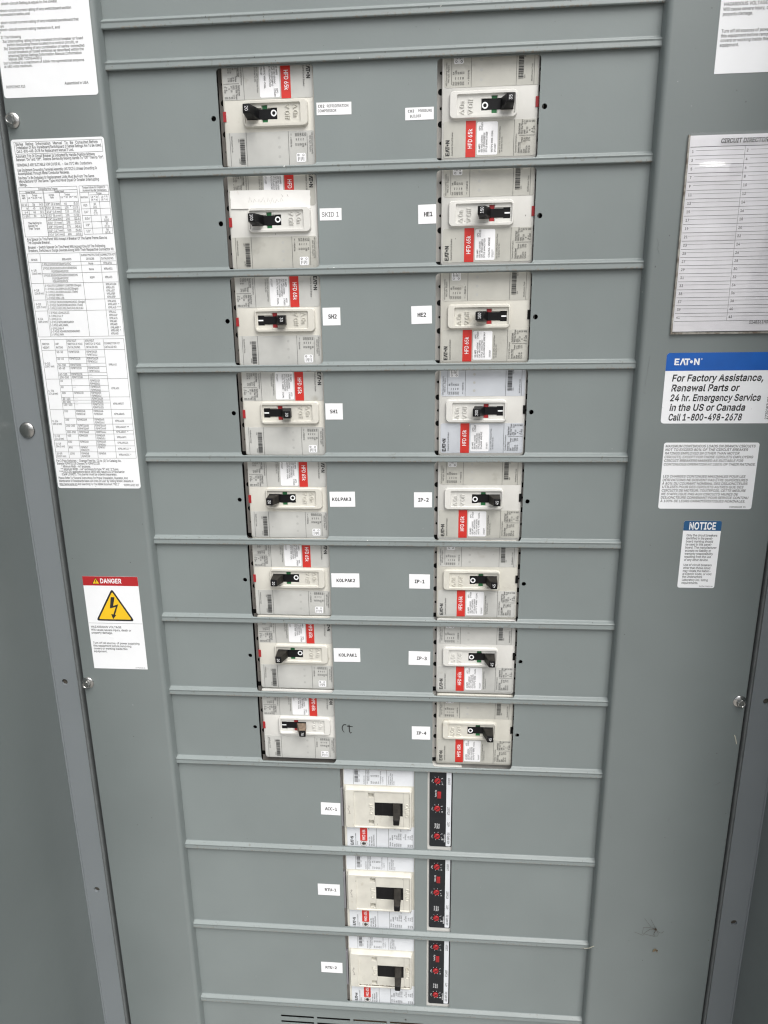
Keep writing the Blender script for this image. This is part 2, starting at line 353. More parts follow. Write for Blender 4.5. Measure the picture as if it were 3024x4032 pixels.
F_SANS = r"""
!96;63 79 65 250 31 250 33 79;57 -1 64 4 69 12 70 20 69 29 64 36 57 41 48 42 40 41 32 36 27 29 26 20 27 12 32 4 40 -1 48 -2
"158;63 156 67 250 35 250 38 156;119 156 123 250 91 250 95 156
#216;144 0 185 250 160 250 119 0;192 69 196 94 9 94 5 69;56 0 97 250 72 250 31 0;207 156 211 181 24 181 20 156
%332;101 141 113 146 123 154 130 165 134 177 134 216 130 228 123 239 113 247 101 252 86 254 72 252 59 247 50 239 43 228 38 216 38 177 42 165 49 154 59 146 72 141 86 139;75 163 68 170 64 179 62 190 62 203 64 214 68 223 75 230 86 232 97 230 104 223 108 214 110 203 110 190 108 179 104 170 97 163 86 161;261 -3 273 2 283 10 290 21 294 33 294 72 290 85 283 95 273 103 261 109 246 110 232 109 219 103 210 95 203 85 198 72 198 33 203 21 210 10 219 2 232 -3 246 -5;235 19 228 26 224 36 222 47 222 59 224 70 228 80 235 86 246 89 257 86 265 80 270 59 270 47 268 36 264 26 257 19 246 17;94 0 265 250 237 250 65 0
'101;63 156 67 250 35 250 38 156
(134;47 64 55 27 68 -11 87 -47 116 -47 103 -19 92 8 84 33 79 56 75 79 74 102 76 127 79 154 85 182 94 210 104 238 116 265 87 265 75 243 65 217 56 189 49 159 45 130 44 102
)134;47 -47 66 -11 79 26 88 64 90 102 89 130 85 159 78 188 70 217 59 243 47 265 18 265 30 238 41 210 49 182 55 154 59 127 60 102 59 80 56 57 50 34 42 9 32 -18 18 -47
*223;123 109 121 163 166 134 178 155 131 180 178 204 166 226 121 197 123 250 99 250 101 197 56 226 44 204 91 180 44 155 56 134 101 163 99 109
+223;125 17 125 179 97 179 97 17;192 84 192 111 30 111 30 84
,92;41 -59 67 35 33 35 18 -59
-223;56 120 56 92 166 92 166 120
.92;55 -1 63 4 68 12 69 20 68 29 63 36 55 41 47 43 38 41 31 36 26 29 24 20 26 12 31 4 38 -1 47 -2
/122;88 262 7 -38 35 -38 115 262
0223;137 0 159 12 176 30 189 56 197 87 199 125 197 162 189 194 176 219 159 238 137 250 111 253 86 250 64 238 47 219 34 194 26 162 23 125 26 87 34 56 46 30 64 12 86 0 111 -3;94 27 80 36 69 51 60 71 55 95 54 125 55 154 60 179 69 199 80 214 94 223 111 226 128 223 143 214 154 199 162 179 167 154 169 125 167 95 162 71 154 51 143 36 128 27 111 24
1223;192 0 192 27 38 27 38 0;97 250 42 210 42 176 103 220 104 220 104 0 136 0 136 250
2223;191 0 191 28 75 28 75 30 131 88 151 109 176 142 182 156 186 169 187 183 185 202 177 219 166 233 150 244 132 251 111 253 89 251 70 244 54 233 42 217 35 199 32 178 62 178 64 191 68 203 75 213 85 220 96 224 110 226 123 225 134 221 144 214 151 206 156 195 157 183 156 171 153 160 139 139 115 112 31 23 31 0
3223;131 -1 152 6 169 17 182 32 190 51 193 71 190 91 182 109 169 124 152 136 130 142 104 142 104 137 183 226 183 250 34 250 34 222 141 222 141 220 77 147 77 122 99 122 119 120 135 115 147 107 155 96 160 84 162 71 160 57 155 46 146 36 135 30 122 26 107 24 81 29 71 35 62 43 56 53 54 65 21 65 25 45 34 28 48 15 65 5 85 -1 107 -3
4223;203 52 203 80 53 80 53 82 153 250 121 250 19 78 19 52;168 0 168 156 138 156 138 0
5223;132 -1 152 7 168 20 181 37 189 57 192 80 191 98 186 114 179 128 170 140 158 150 144 158 129 162 113 164 100 163 87 160 76 155 66 148 74 222 180 222 180 250 47 250 33 124 63 121 71 127 82 132 95 135 107 136 122 134 135 129 146 120 154 109 159 95 161 80 159 65 154 51 146 40 136 32 123 26 109 24 96 26 85 30 75 36 62 53 60 64 29 64 33 46 41 30 53 16 69 5 88 -1 109 -3
6223;133 -1 152 7 168 19 181 36 189 55 191 77 189 99 182 118 170 133 155 145 137 152 115 154 96 151 88 147 71 128 74 128 158 250 124 250 67 167 50 140 39 117 33 98 31 80 34 57 42 37 54 20 70 7 89 -1 111 -3;97 26 85 31 75 39 68 50 63 63 61 78 63 92 68 105 75 116 85 124 97 129 111 130 125 129 137 124 147 115 154 105 159 92 161 77 159 63 154 50 147 39 137 31 125 26 111 24
7223;81 0 192 220 192 250 31 250 31 222 159 222 159 220 48 0
8223;135 -1 156 6 173 16 186 30 194 47 197 66 195 82 190 96 183 108 173 118 161 126 148 131 164 139 177 151 185 168 188 187 185 205 178 221 166 234 150 245 132 251 111 253 90 251 72 245 56 234 44 221 37 205 35 187 37 168 46 151 58 138 75 131 62 126 50 118 40 108 32 96 27 82 26 66 28 47 36 30 49 16 67 6 87 -1 111 -3;96 26 82 30 71 36 63 45 58 56 57 68 58 81 64 93 72 102 83 109 96 114 111 116 126 114 139 109 150 102 158 93 164 81 165 68 164 56 159 45 151 36 140 30 127 26 111 24;99 144 87 148 78 154 71 162 67 173 65 185 67 196 71 206 78 215 87 221 98 225 111 226 124 225 135 221 144 215 151 206 155 196 157 185 155 173 151 162 144 154 135 148 124 144 111 142
9223;89 251 70 243 54 231 42 214 34 195 31 173 34 151 41 132 52 117 67 105 86 98 107 96 126 99 134 103 147 115 151 122 148 122 64 0 98 0 155 83 172 110 183 133 189 152 191 170 189 193 181 213 169 230 152 243 133 251 111 253;125 224 137 219 147 211 155 200 159 187 161 172 159 158 155 145 147 134 137 126 125 121 111 120 98 121 86 126 76 135 68 145 63 158 62 173 63 187 68 200 76 211 86 219 98 224 111 226
:92;55 -1 63 4 68 12 69 20 68 29 63 36 55 41 47 43 38 41 31 36 26 29 24 20 26 12 31 4 38 -1 47 -2;55 135 63 140 68 147 69 155 68 164 63 171 55 176 47 178 38 176 31 171 26 164 24 155 26 147 31 140 38 135 47 133
;92;41 -59 67 35 33 35 18 -59;60 135 67 140 72 147 73 155 72 164 67 171 60 176 51 178 42 176 35 171 30 164 28 155 30 147 35 140 42 135 51 133
<223;190 7 190 40 70 97 70 98 190 155 190 188 32 108 32 87
=223;187 120 187 148 36 148 36 120;187 48 187 75 36 75 36 48
>223;190 108 32 188 32 155 153 98 153 97 32 40 32 7 190 87
?176;95 74 96 91 98 101 102 109 115 122 125 128 140 139 150 153 157 169 159 188 157 206 150 222 139 235 125 245 108 251 87 253 68 251 51 245 36 236 24 222 16 206 13 186 45 186 47 199 52 209 59 217 67 222 77 226 87 227 98 226 108 222 117 216 123 209 127 200 129 189 127 175 121 164 113 154 103 146 82 132 75 124 69 113 66 98 65 74;89 -1 96 4 101 12 103 20 101 29 96 36 89 41 81 42 72 41 65 36 60 29 58 20 60 12 65 4 72 -1 81 -2
A236;42 0 94 149 105 182 120 235 114 235 141 149 194 0 228 0 136 250 99 250 8 0;182 70 182 98 54 98 54 70
B224;121 0 148 2 169 9 185 19 197 33 203 49 205 67 203 85 198 100 189 112 178 121 167 126 155 129 155 131 165 135 175 141 183 148 190 157 194 169 196 184 194 201 187 217 177 231 162 241 142 248 118 250 30 250 30 0;61 113 122 113 137 112 150 107 161 100 168 90 173 79 175 67 172 52 162 39 145 31 120 28 61 28;61 222 118 222 139 219 154 211 162 198 165 183 164 171 159 160 151 152 142 146 130 142 117 140 61 140
C251;150 -2 167 2 183 9 198 19 210 30 220 45 228 61 232 79 201 79 197 67 191 56 184 47 176 40 166 34 155 29 131 26 110 29 90 38 74 52 61 71 54 96 51 125 53 154 61 179 74 198 90 212 110 221 131 224 155 221 166 216 176 210 184 203 191 194 197 183 201 171 232 171 228 189 220 206 210 220 198 232 183 241 167 248 150 252 131 253 101 249 74 238 51 219 34 193 23 162 20 125 23 88 34 57 51 31 74 12 101 1 131 -3
D247;143 4 172 15 196 33 213 58 223 89 227 126 223 162 213 192 196 217 173 235 145 246 111 250 46 250 46 222 109 222 135 219 157 210 174 196 186 177 194 153 196 126 194 97 186 73 174 54 156 40 133 31 106 28 47 28 47 0 108 0;30 250 30 0 61 0 61 250
E206;184 0 184 28 61 28 61 112 175 112 175 140 61 140 61 222 183 222 183 250 30 250 30 0
F202;61 0 61 109 170 109 170 137 61 137 61 222 181 222 181 250 30 250 30 0
G256;160 0 185 9 206 24 222 45 232 69 235 98 235 126 139 126 139 98 213 98 204 99 202 79 195 61 184 46 169 35 152 28 132 26 110 29 91 38 74 52 61 71 54 96 51 125 53 154 61 179 74 198 90 213 109 221 130 224 143 223 166 216 175 210 183 202 190 193 196 183 201 171 233 171 228 189 221 205 211 219 198 231 184 240 167 247 149 252 130 253 100 249 73 238 51 219 34 193 23 162 20 125 23 88 34 57 51 31 73 12 101 1 132 -3
H254;61 0 61 114 193 114 193 0 224 0 224 250 193 250 193 142 61 142 61 250 30 250 30 0
I148;132 0 132 28 90 28 90 222 132 222 132 250 15 250 15 222 58 222 58 28 15 28 15 0
J195;121 2 145 16 160 40 165 71 165 250 134 250 134 71 131 51 122 36 108 27 91 24 73 27 60 36 51 51 48 71 48 85 16 85 16 71 21 40 37 16 61 2 91 -3
K229;112 136 114 136 220 250 179 250 104 169 51 106 51 71;61 0 61 250 30 250 30 0;220 0 112 152 92 127 183 0
L193;178 0 178 28 61 28 61 250 30 250 30 0
M309;60 0 58 225 55 225 84 143 141 0 168 0 224 143 252 225 249 225 248 0 279 0 279 250 234 250 173 92 151 24 158 24 136 92 74 250 30 250 30 0
N257;61 0 59 205 59 223 53 222 99 143 190 0 228 0 228 250 196 250 199 26 203 27 197 40 169 90 67 250 30 250 30 0
O262;162 1 189 12 211 31 228 57 239 88 242 125 239 162 228 193 211 219 189 238 162 249 131 253 101 249 74 238 51 219 34 193 23 162 20 125 23 88 34 57 51 31 74 12 101 1 131 -3;110 29 91 37 74 51 62 71 54 95 51 125 54 154 62 179 74 198 91 213 110 221 131 224 152 221 172 213 188 199 201 179 209 155 211 125 209 95 201 71 188 51 172 37 152 29 131 26
P218;61 0 61 222 114 222 132 220 146 216 156 208 164 197 168 185 169 171 168 157 164 144 156 134 146 126 132 121 114 119 54 119 54 91 116 91 142 94 163 102 180 114 192 130 199 150 201 171 199 192 192 211 180 227 163 240 142 247 116 250 30 250 30 0
Q262;197 -23 230 -23 189 32 182 42 154 78 120 78;162 1 189 12 211 31 228 57 239 88 242 125 239 162 228 193 211 219 189 238 162 249 131 253 101 249 74 238 51 219 34 193 23 162 20 125 23 88 34 57 51 31 74 12 101 1 131 -3;110 29 91 37 74 51 62 71 54 95 51 125 54 154 62 179 74 198 91 213 110 221 131 224 152 221 172 213 188 199 201 179 209 155 211 125 209 95 201 71 188 51 172 37 152 29 131 26
R221;61 0 61 222 114 222 132 221 146 216 157 209 164 199 168 187 170 173 168 159 164 148 157 138 146 131 132 127 115 125 47 125 47 97 116 97 142 100 164 107 180 118 192 133 199 152 201 173 199 194 192 213 180 228 164 240 142 248 116 250 30 250 30 0;210 0 149 113 113 113 173 0
S219;136 -2 159 5 177 16 190 31 198 49 201 68 199 84 194 97 186 108 176 117 165 124 153 130 83 151 73 157 64 164 58 173 57 185 58 196 63 206 71 214 82 220 95 224 111 225 131 223 148 215 160 202 166 186 197 186 194 204 185 220 172 234 155 245 135 251 112 253 88 251 68 245 50 234 37 220 28 203 26 183 30 160 42 142 63 128 90 118 145 101 155 95 163 88 168 79 170 68 168 56 162 45 153 36 141 30 126 26 110 24 95 25 82 29 70 35 61 43 54 54 51 67 19 67 23 47 31 30 45 15 63 5 85 -2 110 -4
T220;95 222 95 0 126 0 126 222 205 222 205 250 16 250 16 222
U254;155 -1 179 8 198 21 213 39 222 61 225 85 225 250 193 250 193 88 191 71 185 56 175 43 163 33 146 27 127 25 108 27 92 33 79 43 69 56 63 71 61 88 61 250 30 250 30 85 33 61 42 39 56 21 76 8 100 -1 127 -4
V236;137 0 228 250 194 250 142 101 115 15 122 15 100 87 94 101 41 250 8 250 100 0
W337;113 0 156 159 161 176 165 194 168 213 172 233 165 233 181 159 224 0 261 0 329 250 296 250 242 33 240 19 244 19 242 33 227 96 187 250 151 250 110 96 93 19 97 19 80 96 40 250 8 250 76 0
X233;45 0 89 64 120 114 113 114 144 64 188 0 224 0 127 141 127 117 219 250 184 250 147 197 128 169 114 143 120 143 87 197 51 250 14 250 107 116 107 140 9 0
Y232;132 0 132 102 224 250 187 250 138 169 130 157 123 144 110 113 123 113 116 130 45 250 8 250 100 102 100 0
Z215;196 0 196 28 60 27 44 27 48 16 83 63 195 227 195 250 20 250 20 222 171 223 167 234 150 212 134 189 20 23 20 0
_157;0 0 0 -28 157 -28 157 0
a191;93 -3 106 1 116 6 124 12 136 26 136 0 165 0 165 123 164 142 158 157 150 169 140 177 129 183 95 189 80 188 65 184 51 179 39 170 28 158 20 143 49 135 58 148 65 154 84 162 96 163 108 161 118 158 126 153 131 146 134 137 134 119 130 115 62 104 49 100 38 95 29 88 21 79 17 68 15 53 17 36 23 22 33 11 46 2 62 -3 79 -4;73 23 56 30 50 35 46 43 45 52 47 61 51 68 57 74 135 93 135 68 134 57 129 46 122 36 112 29 99 24 84 22
b209;135 -1 154 8 170 22 182 42 189 65 192 93 189 120 182 144 170 163 154 177 135 186 113 189 97 187 84 183 75 177 56 157 56 250 26 250 26 0 55 0 55 29 58 29 75 8 85 2 97 -3 113 -4;93 25 79 32 69 42 61 57 57 74 55 93 57 112 61 129 69 143 79 153 92 160 108 162 124 160 137 153 148 142 155 128 160 112 161 93 160 74 155 57 148 43 137 32 124 25 108 23
c194;115 -3 128 0 140 4 151 10 160 18 168 28 174 38 178 50 149 58 147 50 111 23 102 23 85 25 71 32 61 43 53 58 49 74 47 92 49 110 53 127 61 141 71 152 85 160 102 162 119 160 149 129 178 136 173 148 167 158 159 167 150 175 139 181 128 185 115 188 102 189 78 186 57 177 40 162 28 143 19 119 17 92 19 65 28 42 40 23 57 8 78 -1 102 -4
d209;112 -3 124 2 134 8 151 29 154 29 154 0 183 0 183 250 153 250 153 157 134 177 124 183 112 187 96 189 74 186 55 177 39 163 27 144 19 120 17 93 19 65 27 42 39 22 55 8 74 -1 96 -4;85 25 71 32 61 43 53 57 49 74 47 93 49 112 53 128 61 142 71 153 84 160 101 162 116 160 129 153 140 143 147 129 152 112 153 93 152 74 147 57 140 42 129 32 116 25 101 23
e198;123 -2 139 2 153 10 165 19 174 31 179 45 150 52 146 43 133 30 125 26 115 23 104 23 88 25 74 30 63 39 54 52 49 68 47 87 47 104 49 119 54 132 61 145 72 154 85 160 101 162 116 160 129 154 139 145 146 132 151 117 152 99 166 109 37 109 37 83 182 83 181 119 176 139 167 155 157 168 144 177 131 184 116 188 101 189 77 186 57 177 40 162 27 142 19 119 17 92 19 65 27 42 40 23 57 8 79 -1 104 -4
f125;3 186 3 161 112 161 112 186;70 0 70 206 71 217 76 226 84 231 112 230 119 256 79 259 66 255 56 248 47 239 41 227 40 212 40 0
g209;123 -72 143 -67 159 -58 172 -44 180 -26 183 -4 183 186 154 186 154 157 151 157 142 170 125 183 112 188 96 189 74 186 55 177 39 163 27 144 19 121 17 94 19 67 27 44 39 26 55 13 74 5 96 2 112 4 124 8 134 14 141 20 153 34 153 -3 149 -23 139 -37 122 -45 102 -48 87 -47 76 -43 67 -38 50 -20 25 -34 32 -45 40 -54 52 -62 66 -69 82 -73 102 -74;85 31 71 37 61 47 53 60 49 76 47 95 49 113 53 129 61 143 71 153 85 160 101 162 117 160 130 153 140 143 147 130 152 113 154 95 152 76 147 59 140 46 130 37 116 31 101 29
h202;57 126 62 139 69 149 79 156 90 160 103 162 121 159 134 150 143 135 145 116 145 0 176 0 176 118 173 140 167 158 158 171 145 181 130 187 112 189 92 186 75 178 61 163 50 141 56 141 56 250 26 250 26 0 56 0 56 111
i82;56 0 56 186 26 186 26 0;49 219 56 223 61 230 61 245 56 252 49 256 41 257 33 256 26 252 22 245 20 237 26 223 33 219 41 218
j82;26 -14 24 -26 20 -35 12 -41 -5 -43 -5 -70 18 -68 32 -64 42 -55 50 -44 54 -31 56 -15 56 186 26 186;49 219 56 223 62 237 60 245 56 252 49 256 41 257 33 256 26 252 22 245 20 237 26 223 33 219 41 218
k187;87 98 90 98 177 186 140 186 59 104 54 104 54 67;56 0 56 250 26 250 26 0;183 0 94 112 73 91 144 0
l93;89 1 83 27 64 27 59 31 56 48 56 250 26 250 26 41 28 23 36 10 50 2 68 -1
m300;56 0 56 117 57 131 62 142 69 151 77 157 87 161 98 162 113 160 124 153 132 142 135 128 135 0 165 0 165 121 166 133 170 143 176 151 184 157 194 161 206 162 220 160 232 154 241 142 244 125 244 0 274 0 274 125 272 145 266 161 256 174 244 183 230 188 215 190 200 188 187 184 175 178 166 169 158 158 154 145 158 145 152 163 141 177 126 187 108 190 96 189 85 185 74 179 65 170 58 159 53 145 55 145 55 186 26 186 26 0
n201;57 126 62 139 69 149 79 156 90 160 103 162 121 159 134 150 143 135 145 116 145 0 176 0 176 118 173 140 167 158 158 171 145 181 130 187 112 189 92 186 75 178 61 163 50 141 55 141 55 186 26 186 26 0 56 0 56 111
o204;126 -1 147 8 164 23 177 42 185 65 187 92 185 119 177 143 164 162 147 177 126 186 102 189 78 186 57 177 40 162 28 143 19 119 17 92 19 65 28 42 40 23 57 8 78 -1 102 -4;85 25 71 32 61 43 53 58 49 74 47 92 49 110 53 127 61 141 71 152 85 160 102 162 119 160 133 152 143 141 151 127 155 110 157 92 155 74 151 58 143 43 133 32 119 25 102 23
p209;56 -70 56 29 75 8 85 2 97 -3 113 -4 135 -1 154 8 170 22 182 42 189 65 192 93 189 120 182 144 170 163 154 177 135 186 113 189 97 187 84 183 67 170 58 157 55 157 55 186 26 186 26 -70;93 25 79 32 69 42 61 57 57 74 55 93 57 112 61 129 69 143 79 153 92 160 108 162 124 160 137 153 148 142 155 128 160 112 161 93 160 74 155 57 148 43 137 32 124 25 108 23
q209;183 186 154 186 154 157 151 157 134 177 124 183 112 187 96 189 74 186 55 177 39 163 27 144 19 120 17 93 19 65 27 42 39 22 55 8 74 -1 96 -4 112 -3 124 2 134 8 141 15 153 29 153 -70 183 -70;85 25 71 32 61 43 53 57 49 74 47 93 49 112 53 128 61 142 71 153 84 160 101 162 116 160 129 153 140 143 147 129 152 112 153 93 152 74 147 57 140 42 129 32 116 25 101 23
r127;56 0 56 116 57 129 62 139 69 148 78 155 89 159 120 158 120 189 89 187 75 180 64 170 57 158 55 158 55 186 26 186 26 0
s179;110 -2 128 3 142 12 154 23 160 37 163 52 160 70 151 84 135 95 113 103 84 110 71 114 61 120 55 127 53 136 56 147 64 156 77 161 92 163 108 161 119 155 127 146 132 136 159 142 154 155 147 167 137 176 125 183 110 187 92 189 73 187 57 182 43 174 32 163 25 150 23 135 26 117 35 102 51 91 73 84 104 76 116 72 125 67 130 59 132 51 129 40 120 31 107 24 89 22 74 24 61 30 52 39 46 52 17 46 22 31 30 19 41 9 55 2 71 -3 89 -4
t112;3 186 3 161 100 161 100 186;32 46 35 26 45 10 61 1 105 1 99 26 84 24 74 26 67 30 63 37 62 48 62 232 32 232
u202;109 0 126 8 140 23 151 45 146 45 146 0 176 0 176 186 145 186 145 75 144 60 139 48 132 38 122 30 111 26 98 25 81 28 67 37 59 51 56 71 56 186 26 186 26 68 28 47 34 29 44 15 56 5 72 -1 90 -3
v191;111 0 183 186 150 186 110 76 104 59 90 10 101 10 96 26 92 43 81 76 41 186 9 186 80 0
w279;98 0 122 84 143 166 136 166 146 124 150 111 153 97 157 84 181 0 211 0 268 186 236 186 192 20 198 20 188 67 182 87 178 105 156 186 124 186 101 105 81 20 86 20 76 67 70 87 66 105 43 186 11 186 68 0
x186;45 0 73 42 101 89 85 89 113 42 141 0 176 0 103 105 103 83 173 186 138 186 115 150 106 137 86 101 102 101 81 137 72 150 49 186 14 186 84 84 84 107 10 0
y191;57 -70 68 -67 78 -61 87 -53 94 -42 100 -29 183 186 150 186 110 76 99 43 95 26 90 10 101 10 96 26 92 43 81 76 41 186 9 186 80 -1 69 -29 64 -36 58 -41 51 -44 30 -42 23 -68
z187;166 0 166 28 62 28 62 30 163 163 163 186 23 186 23 159 125 159 125 157 20 22 20 0
~223;53 74 55 87 59 96 67 102 82 103 114 79 136 68 148 67 160 69 172 73 182 80 190 91 195 106 197 124 169 124 168 111 163 102 156 96 147 94 135 97 108 119 97 126 86 130 74 131 62 129 51 125 40 118 32 107 27 92 26 74
°155;93 141 106 147 118 156 126 167 132 181 134 195 132 210 126 224 118 235 106 244 93 250 78 252 63 250 49 244 38 235 29 224 23 210 21 195 23 181 29 167 38 156 49 147 63 141 78 139;70 165 62 168 56 173 46 195 56 218 62 223 70 226 78 227 86 226 100 218 108 204 109 195 108 187 100 173 86 165 78 164
À236;42 0 94 149 105 182 120 235 114 235 141 149 194 0 228 0 136 250 99 250 8 0;182 70 182 98 54 98 54 70;131 274 107 324 74 324 106 274
É206;184 0 184 28 61 28 61 112 175 112 175 140 61 140 61 222 183 222 183 250 30 250 30 0;118 274 151 324 117 324 94 274
Ê206;184 0 184 28 61 28 61 112 175 112 175 140 61 140 61 222 183 222 183 250 30 250 30 0;107 307 131 278 161 278 161 279 121 324 93 324 53 279 53 278 83 278
"""
F_MONO = r"""
A206;139 92 67 92 103 220;6 0 41 0 59 65 147 65 165 0 200 0 124 250 83 250
B206;102 119 126 117 143 108 153 93 156 72 153 52 144 38 127 30 102 28 62 28 62 119;101 222 122 220 137 214 145 203 148 187 145 168 137 156 122 149 101 147 62 147 62 222;28 0 102 0 140 4 168 17 185 39 190 69 187 93 176 113 160 127 138 134 157 140 171 150 179 166 182 187 176 213 161 233 136 246 102 250 28 250
C206;180 44 167 35 153 28 139 24 124 23 96 29 75 48 63 80 59 125 63 170 75 202 96 221 124 227 139 226 153 222 167 215 180 206 180 241 167 247 139 254 124 255 82 246 50 220 30 179 23 125 30 70 50 29 82 4 124 -5 139 -4 167 3 180 9
E206;33 0 185 0 185 28 67 28 67 119 176 119 176 148 67 148 67 222 181 222 181 250 33 250
H206;23 0 57 0 57 119 150 119 150 0 184 0 184 250 150 250 150 148 57 148 57 250 23 250
I206;34 222 86 222 86 28 34 28 34 0 172 0 172 28 120 28 120 222 172 222 172 250 34 250
K206;23 0 57 0 57 98 83 125 164 0 205 0 105 148 202 250 163 250 57 139 57 250 23 250
L206;36 0 191 0 191 28 70 28 70 250 36 250
O206;149 78 140 46 125 28 103 23 81 29 66 46 58 78 55 125 58 172 66 203 81 221 103 227 125 221 140 203 149 172 152 125;182 182 166 222 140 246 103 255 66 246 40 222 25 182 20 125 25 68 40 27 66 3 103 -5 140 3 166 27 182 68 187 125
P206;106 222 127 219 143 210 152 195 156 175 152 156 143 141 127 131 106 128 67 128 67 222;33 0 67 0 67 100 106 100 143 105 170 119 186 143 191 175 186 208 169 231 143 245 106 250 33 250
R206;149 125 165 137 175 155 179 178 173 209 157 231 130 245 94 250 24 250 24 0 58 0 58 106 90 106 105 104 117 98 128 85 140 63 170 0 206 0 172 68 160 91 150 105 139 113 127 118;94 222 115 219 130 211 140 197 143 178 140 158 131 144 116 136 95 133 58 133 58 222
S206;152 247 136 251 120 254 106 255 72 249 46 234 29 211 23 181 27 157 39 138 60 124 90 114 108 110 128 104 142 95 149 83 152 66 148 48 137 34 120 25 97 23 80 24 63 28 45 36 26 46 26 10 44 4 62 -1 80 -4 97 -5 135 0 162 14 178 37 184 68 180 95 168 116 147 131 117 142 99 146 78 153 65 161 58 171 56 186 59 203 69 216 86 224 107 227 123 226 139 222 154 216 169 207 169 241
T206;8 222 86 222 86 0 120 0 120 222 199 222 199 250 8 250
U206;26 63 29 42 36 27 46 15 58 6 71 0 86 -4 103 -5 120 -4 135 0 149 6 160 15 170 27 177 41 180 63 182 96 182 250 148 250 147 54 137 34 128 28 117 24 103 23 90 24 79 28 70 34 63 43 59 65 59 250 25 250 25 96
0206;82 117 87 110 94 105 103 103 112 105 119 110 124 117 126 126 124 134 119 141 112 147 103 148 94 147 87 141 82 134 81 126;124 221 139 202 147 170 150 125 147 79 139 47 124 28 103 22 83 28 68 47 59 79 56 125 59 170 68 202 83 221 103 228;68 246 43 222 27 181 22 125 27 69 43 28 68 3 103 -5 138 3 164 28 179 69 184 125 179 181 164 222 138 246 103 255
1206;45 0 183 0 183 28 131 28 131 250 97 250 41 238 41 207 98 220 98 28 45 28
2206;133 103 144 116 158 135 168 152 174 168 176 184 170 212 153 235 127 250 94 255 61 250 45 245 27 238 27 204 46 214 63 221 79 225 95 226 114 223 129 214 138 200 141 181 140 168 135 155 127 141 113 122 25 28 25 0 177 0 177 28 62 28
3206;149 141 163 153 172 169 175 188 169 215 153 236 127 250 95 255 67 252 30 244 30 213 48 219 64 223 79 225 95 226 114 223 129 216 138 203 141 186 138 170 128 158 113 150 92 148 66 148 66 120 92 120 115 117 132 107 143 92 147 72 143 51 132 36 114 27 90 24 73 25 57 28 40 33 23 41 23 8 40 2 58 -2 76 -4 93 -5 130 0 157 15 175 38 181 69 177 92 168 111 152 125 130 134
4206;123 87 44 87 123 219;17 92 17 60 123 60 123 0 157 0 157 60 190 60 190 87 157 87 157 250 118 250
5206;35 124 47 130 59 134 86 137 111 133 129 122 141 104 145 80 141 56 130 38 111 27 87 24 71 25 55 28 39 33 24 40 24 6 38 1 53 -2 71 -4 90 -5 127 1 155 18 173 45 179 80 173 115 156 142 129 160 95 165 65 160 65 222 161 222 161 250 35 250
6206;154 249 117 255 76 246 47 221 28 181 22 125 27 67 43 26 69 3 106 -5 139 1 164 17 179 44 184 80 179 116 164 143 140 160 108 165 91 163 76 156 63 145 53 131 58 172 70 202 90 220 119 226 144 223 155 219 166 213 166 244;125 135 139 124 148 106 151 80 148 55 139 36 125 25 106 22 86 25 72 37 62 56 59 80 62 105 72 123 86 135 106 139
7206;23 222 143 222 56 0 91 0 181 236 181 250 23 250
8206;123 116 138 106 147 91 151 70 147 50 138 34 123 25 103 22 83 25 68 34 59 50 56 70 59 91 68 106 83 116 103 119;52 124 35 110 25 91 22 67 27 37 43 14 69 0 103 -5 137 0 163 14 179 37 185 67 181 91 171 111 155 124 133 133 152 141 167 153 176 170 179 190 174 216 158 237 134 250 103 255 72 250 48 237 33 216 28 190 31 170 40 153 54 141 74 133;64 204 72 218 85 226 103 228 121 226 134 218 142 205 145 187 142 169 134 156 121 148 103 145 85 148 72 156 64 169 61 187
9206;80 115 66 126 57 144 55 169 57 195 66 213 80 224 100 228 119 224 134 212 143 194 146 169 143 145 134 126 119 115 100 111;88 -5 129 3 159 28 177 69 183 125 178 183 163 223 137 247 99 255 66 249 42 232 26 206 21 170 26 134 41 107 65 90 97 84 114 87 130 93 142 104 152 119 148 78 135 48 115 30 87 24 74 24 50 31 40 36 40 5
-206;60 80 147 80 147 108 60 108
"""

_G = {}
_RAW = {}
for _nm, _src in (('sans', F_SANS), ('mono', F_MONO)):
    for _ln in _src.strip('\n').split('\n'):
        _p = _ln[1:].split(';')
        _RAW[(_nm, _ln[0])] = (int(_p[0]) / 250, [[(int(q[i]) / 250, int(q[i + 1]) / 250) for i in range(0, len(q), 2)] for q in (t.split() for t in _p[1:]) if q])


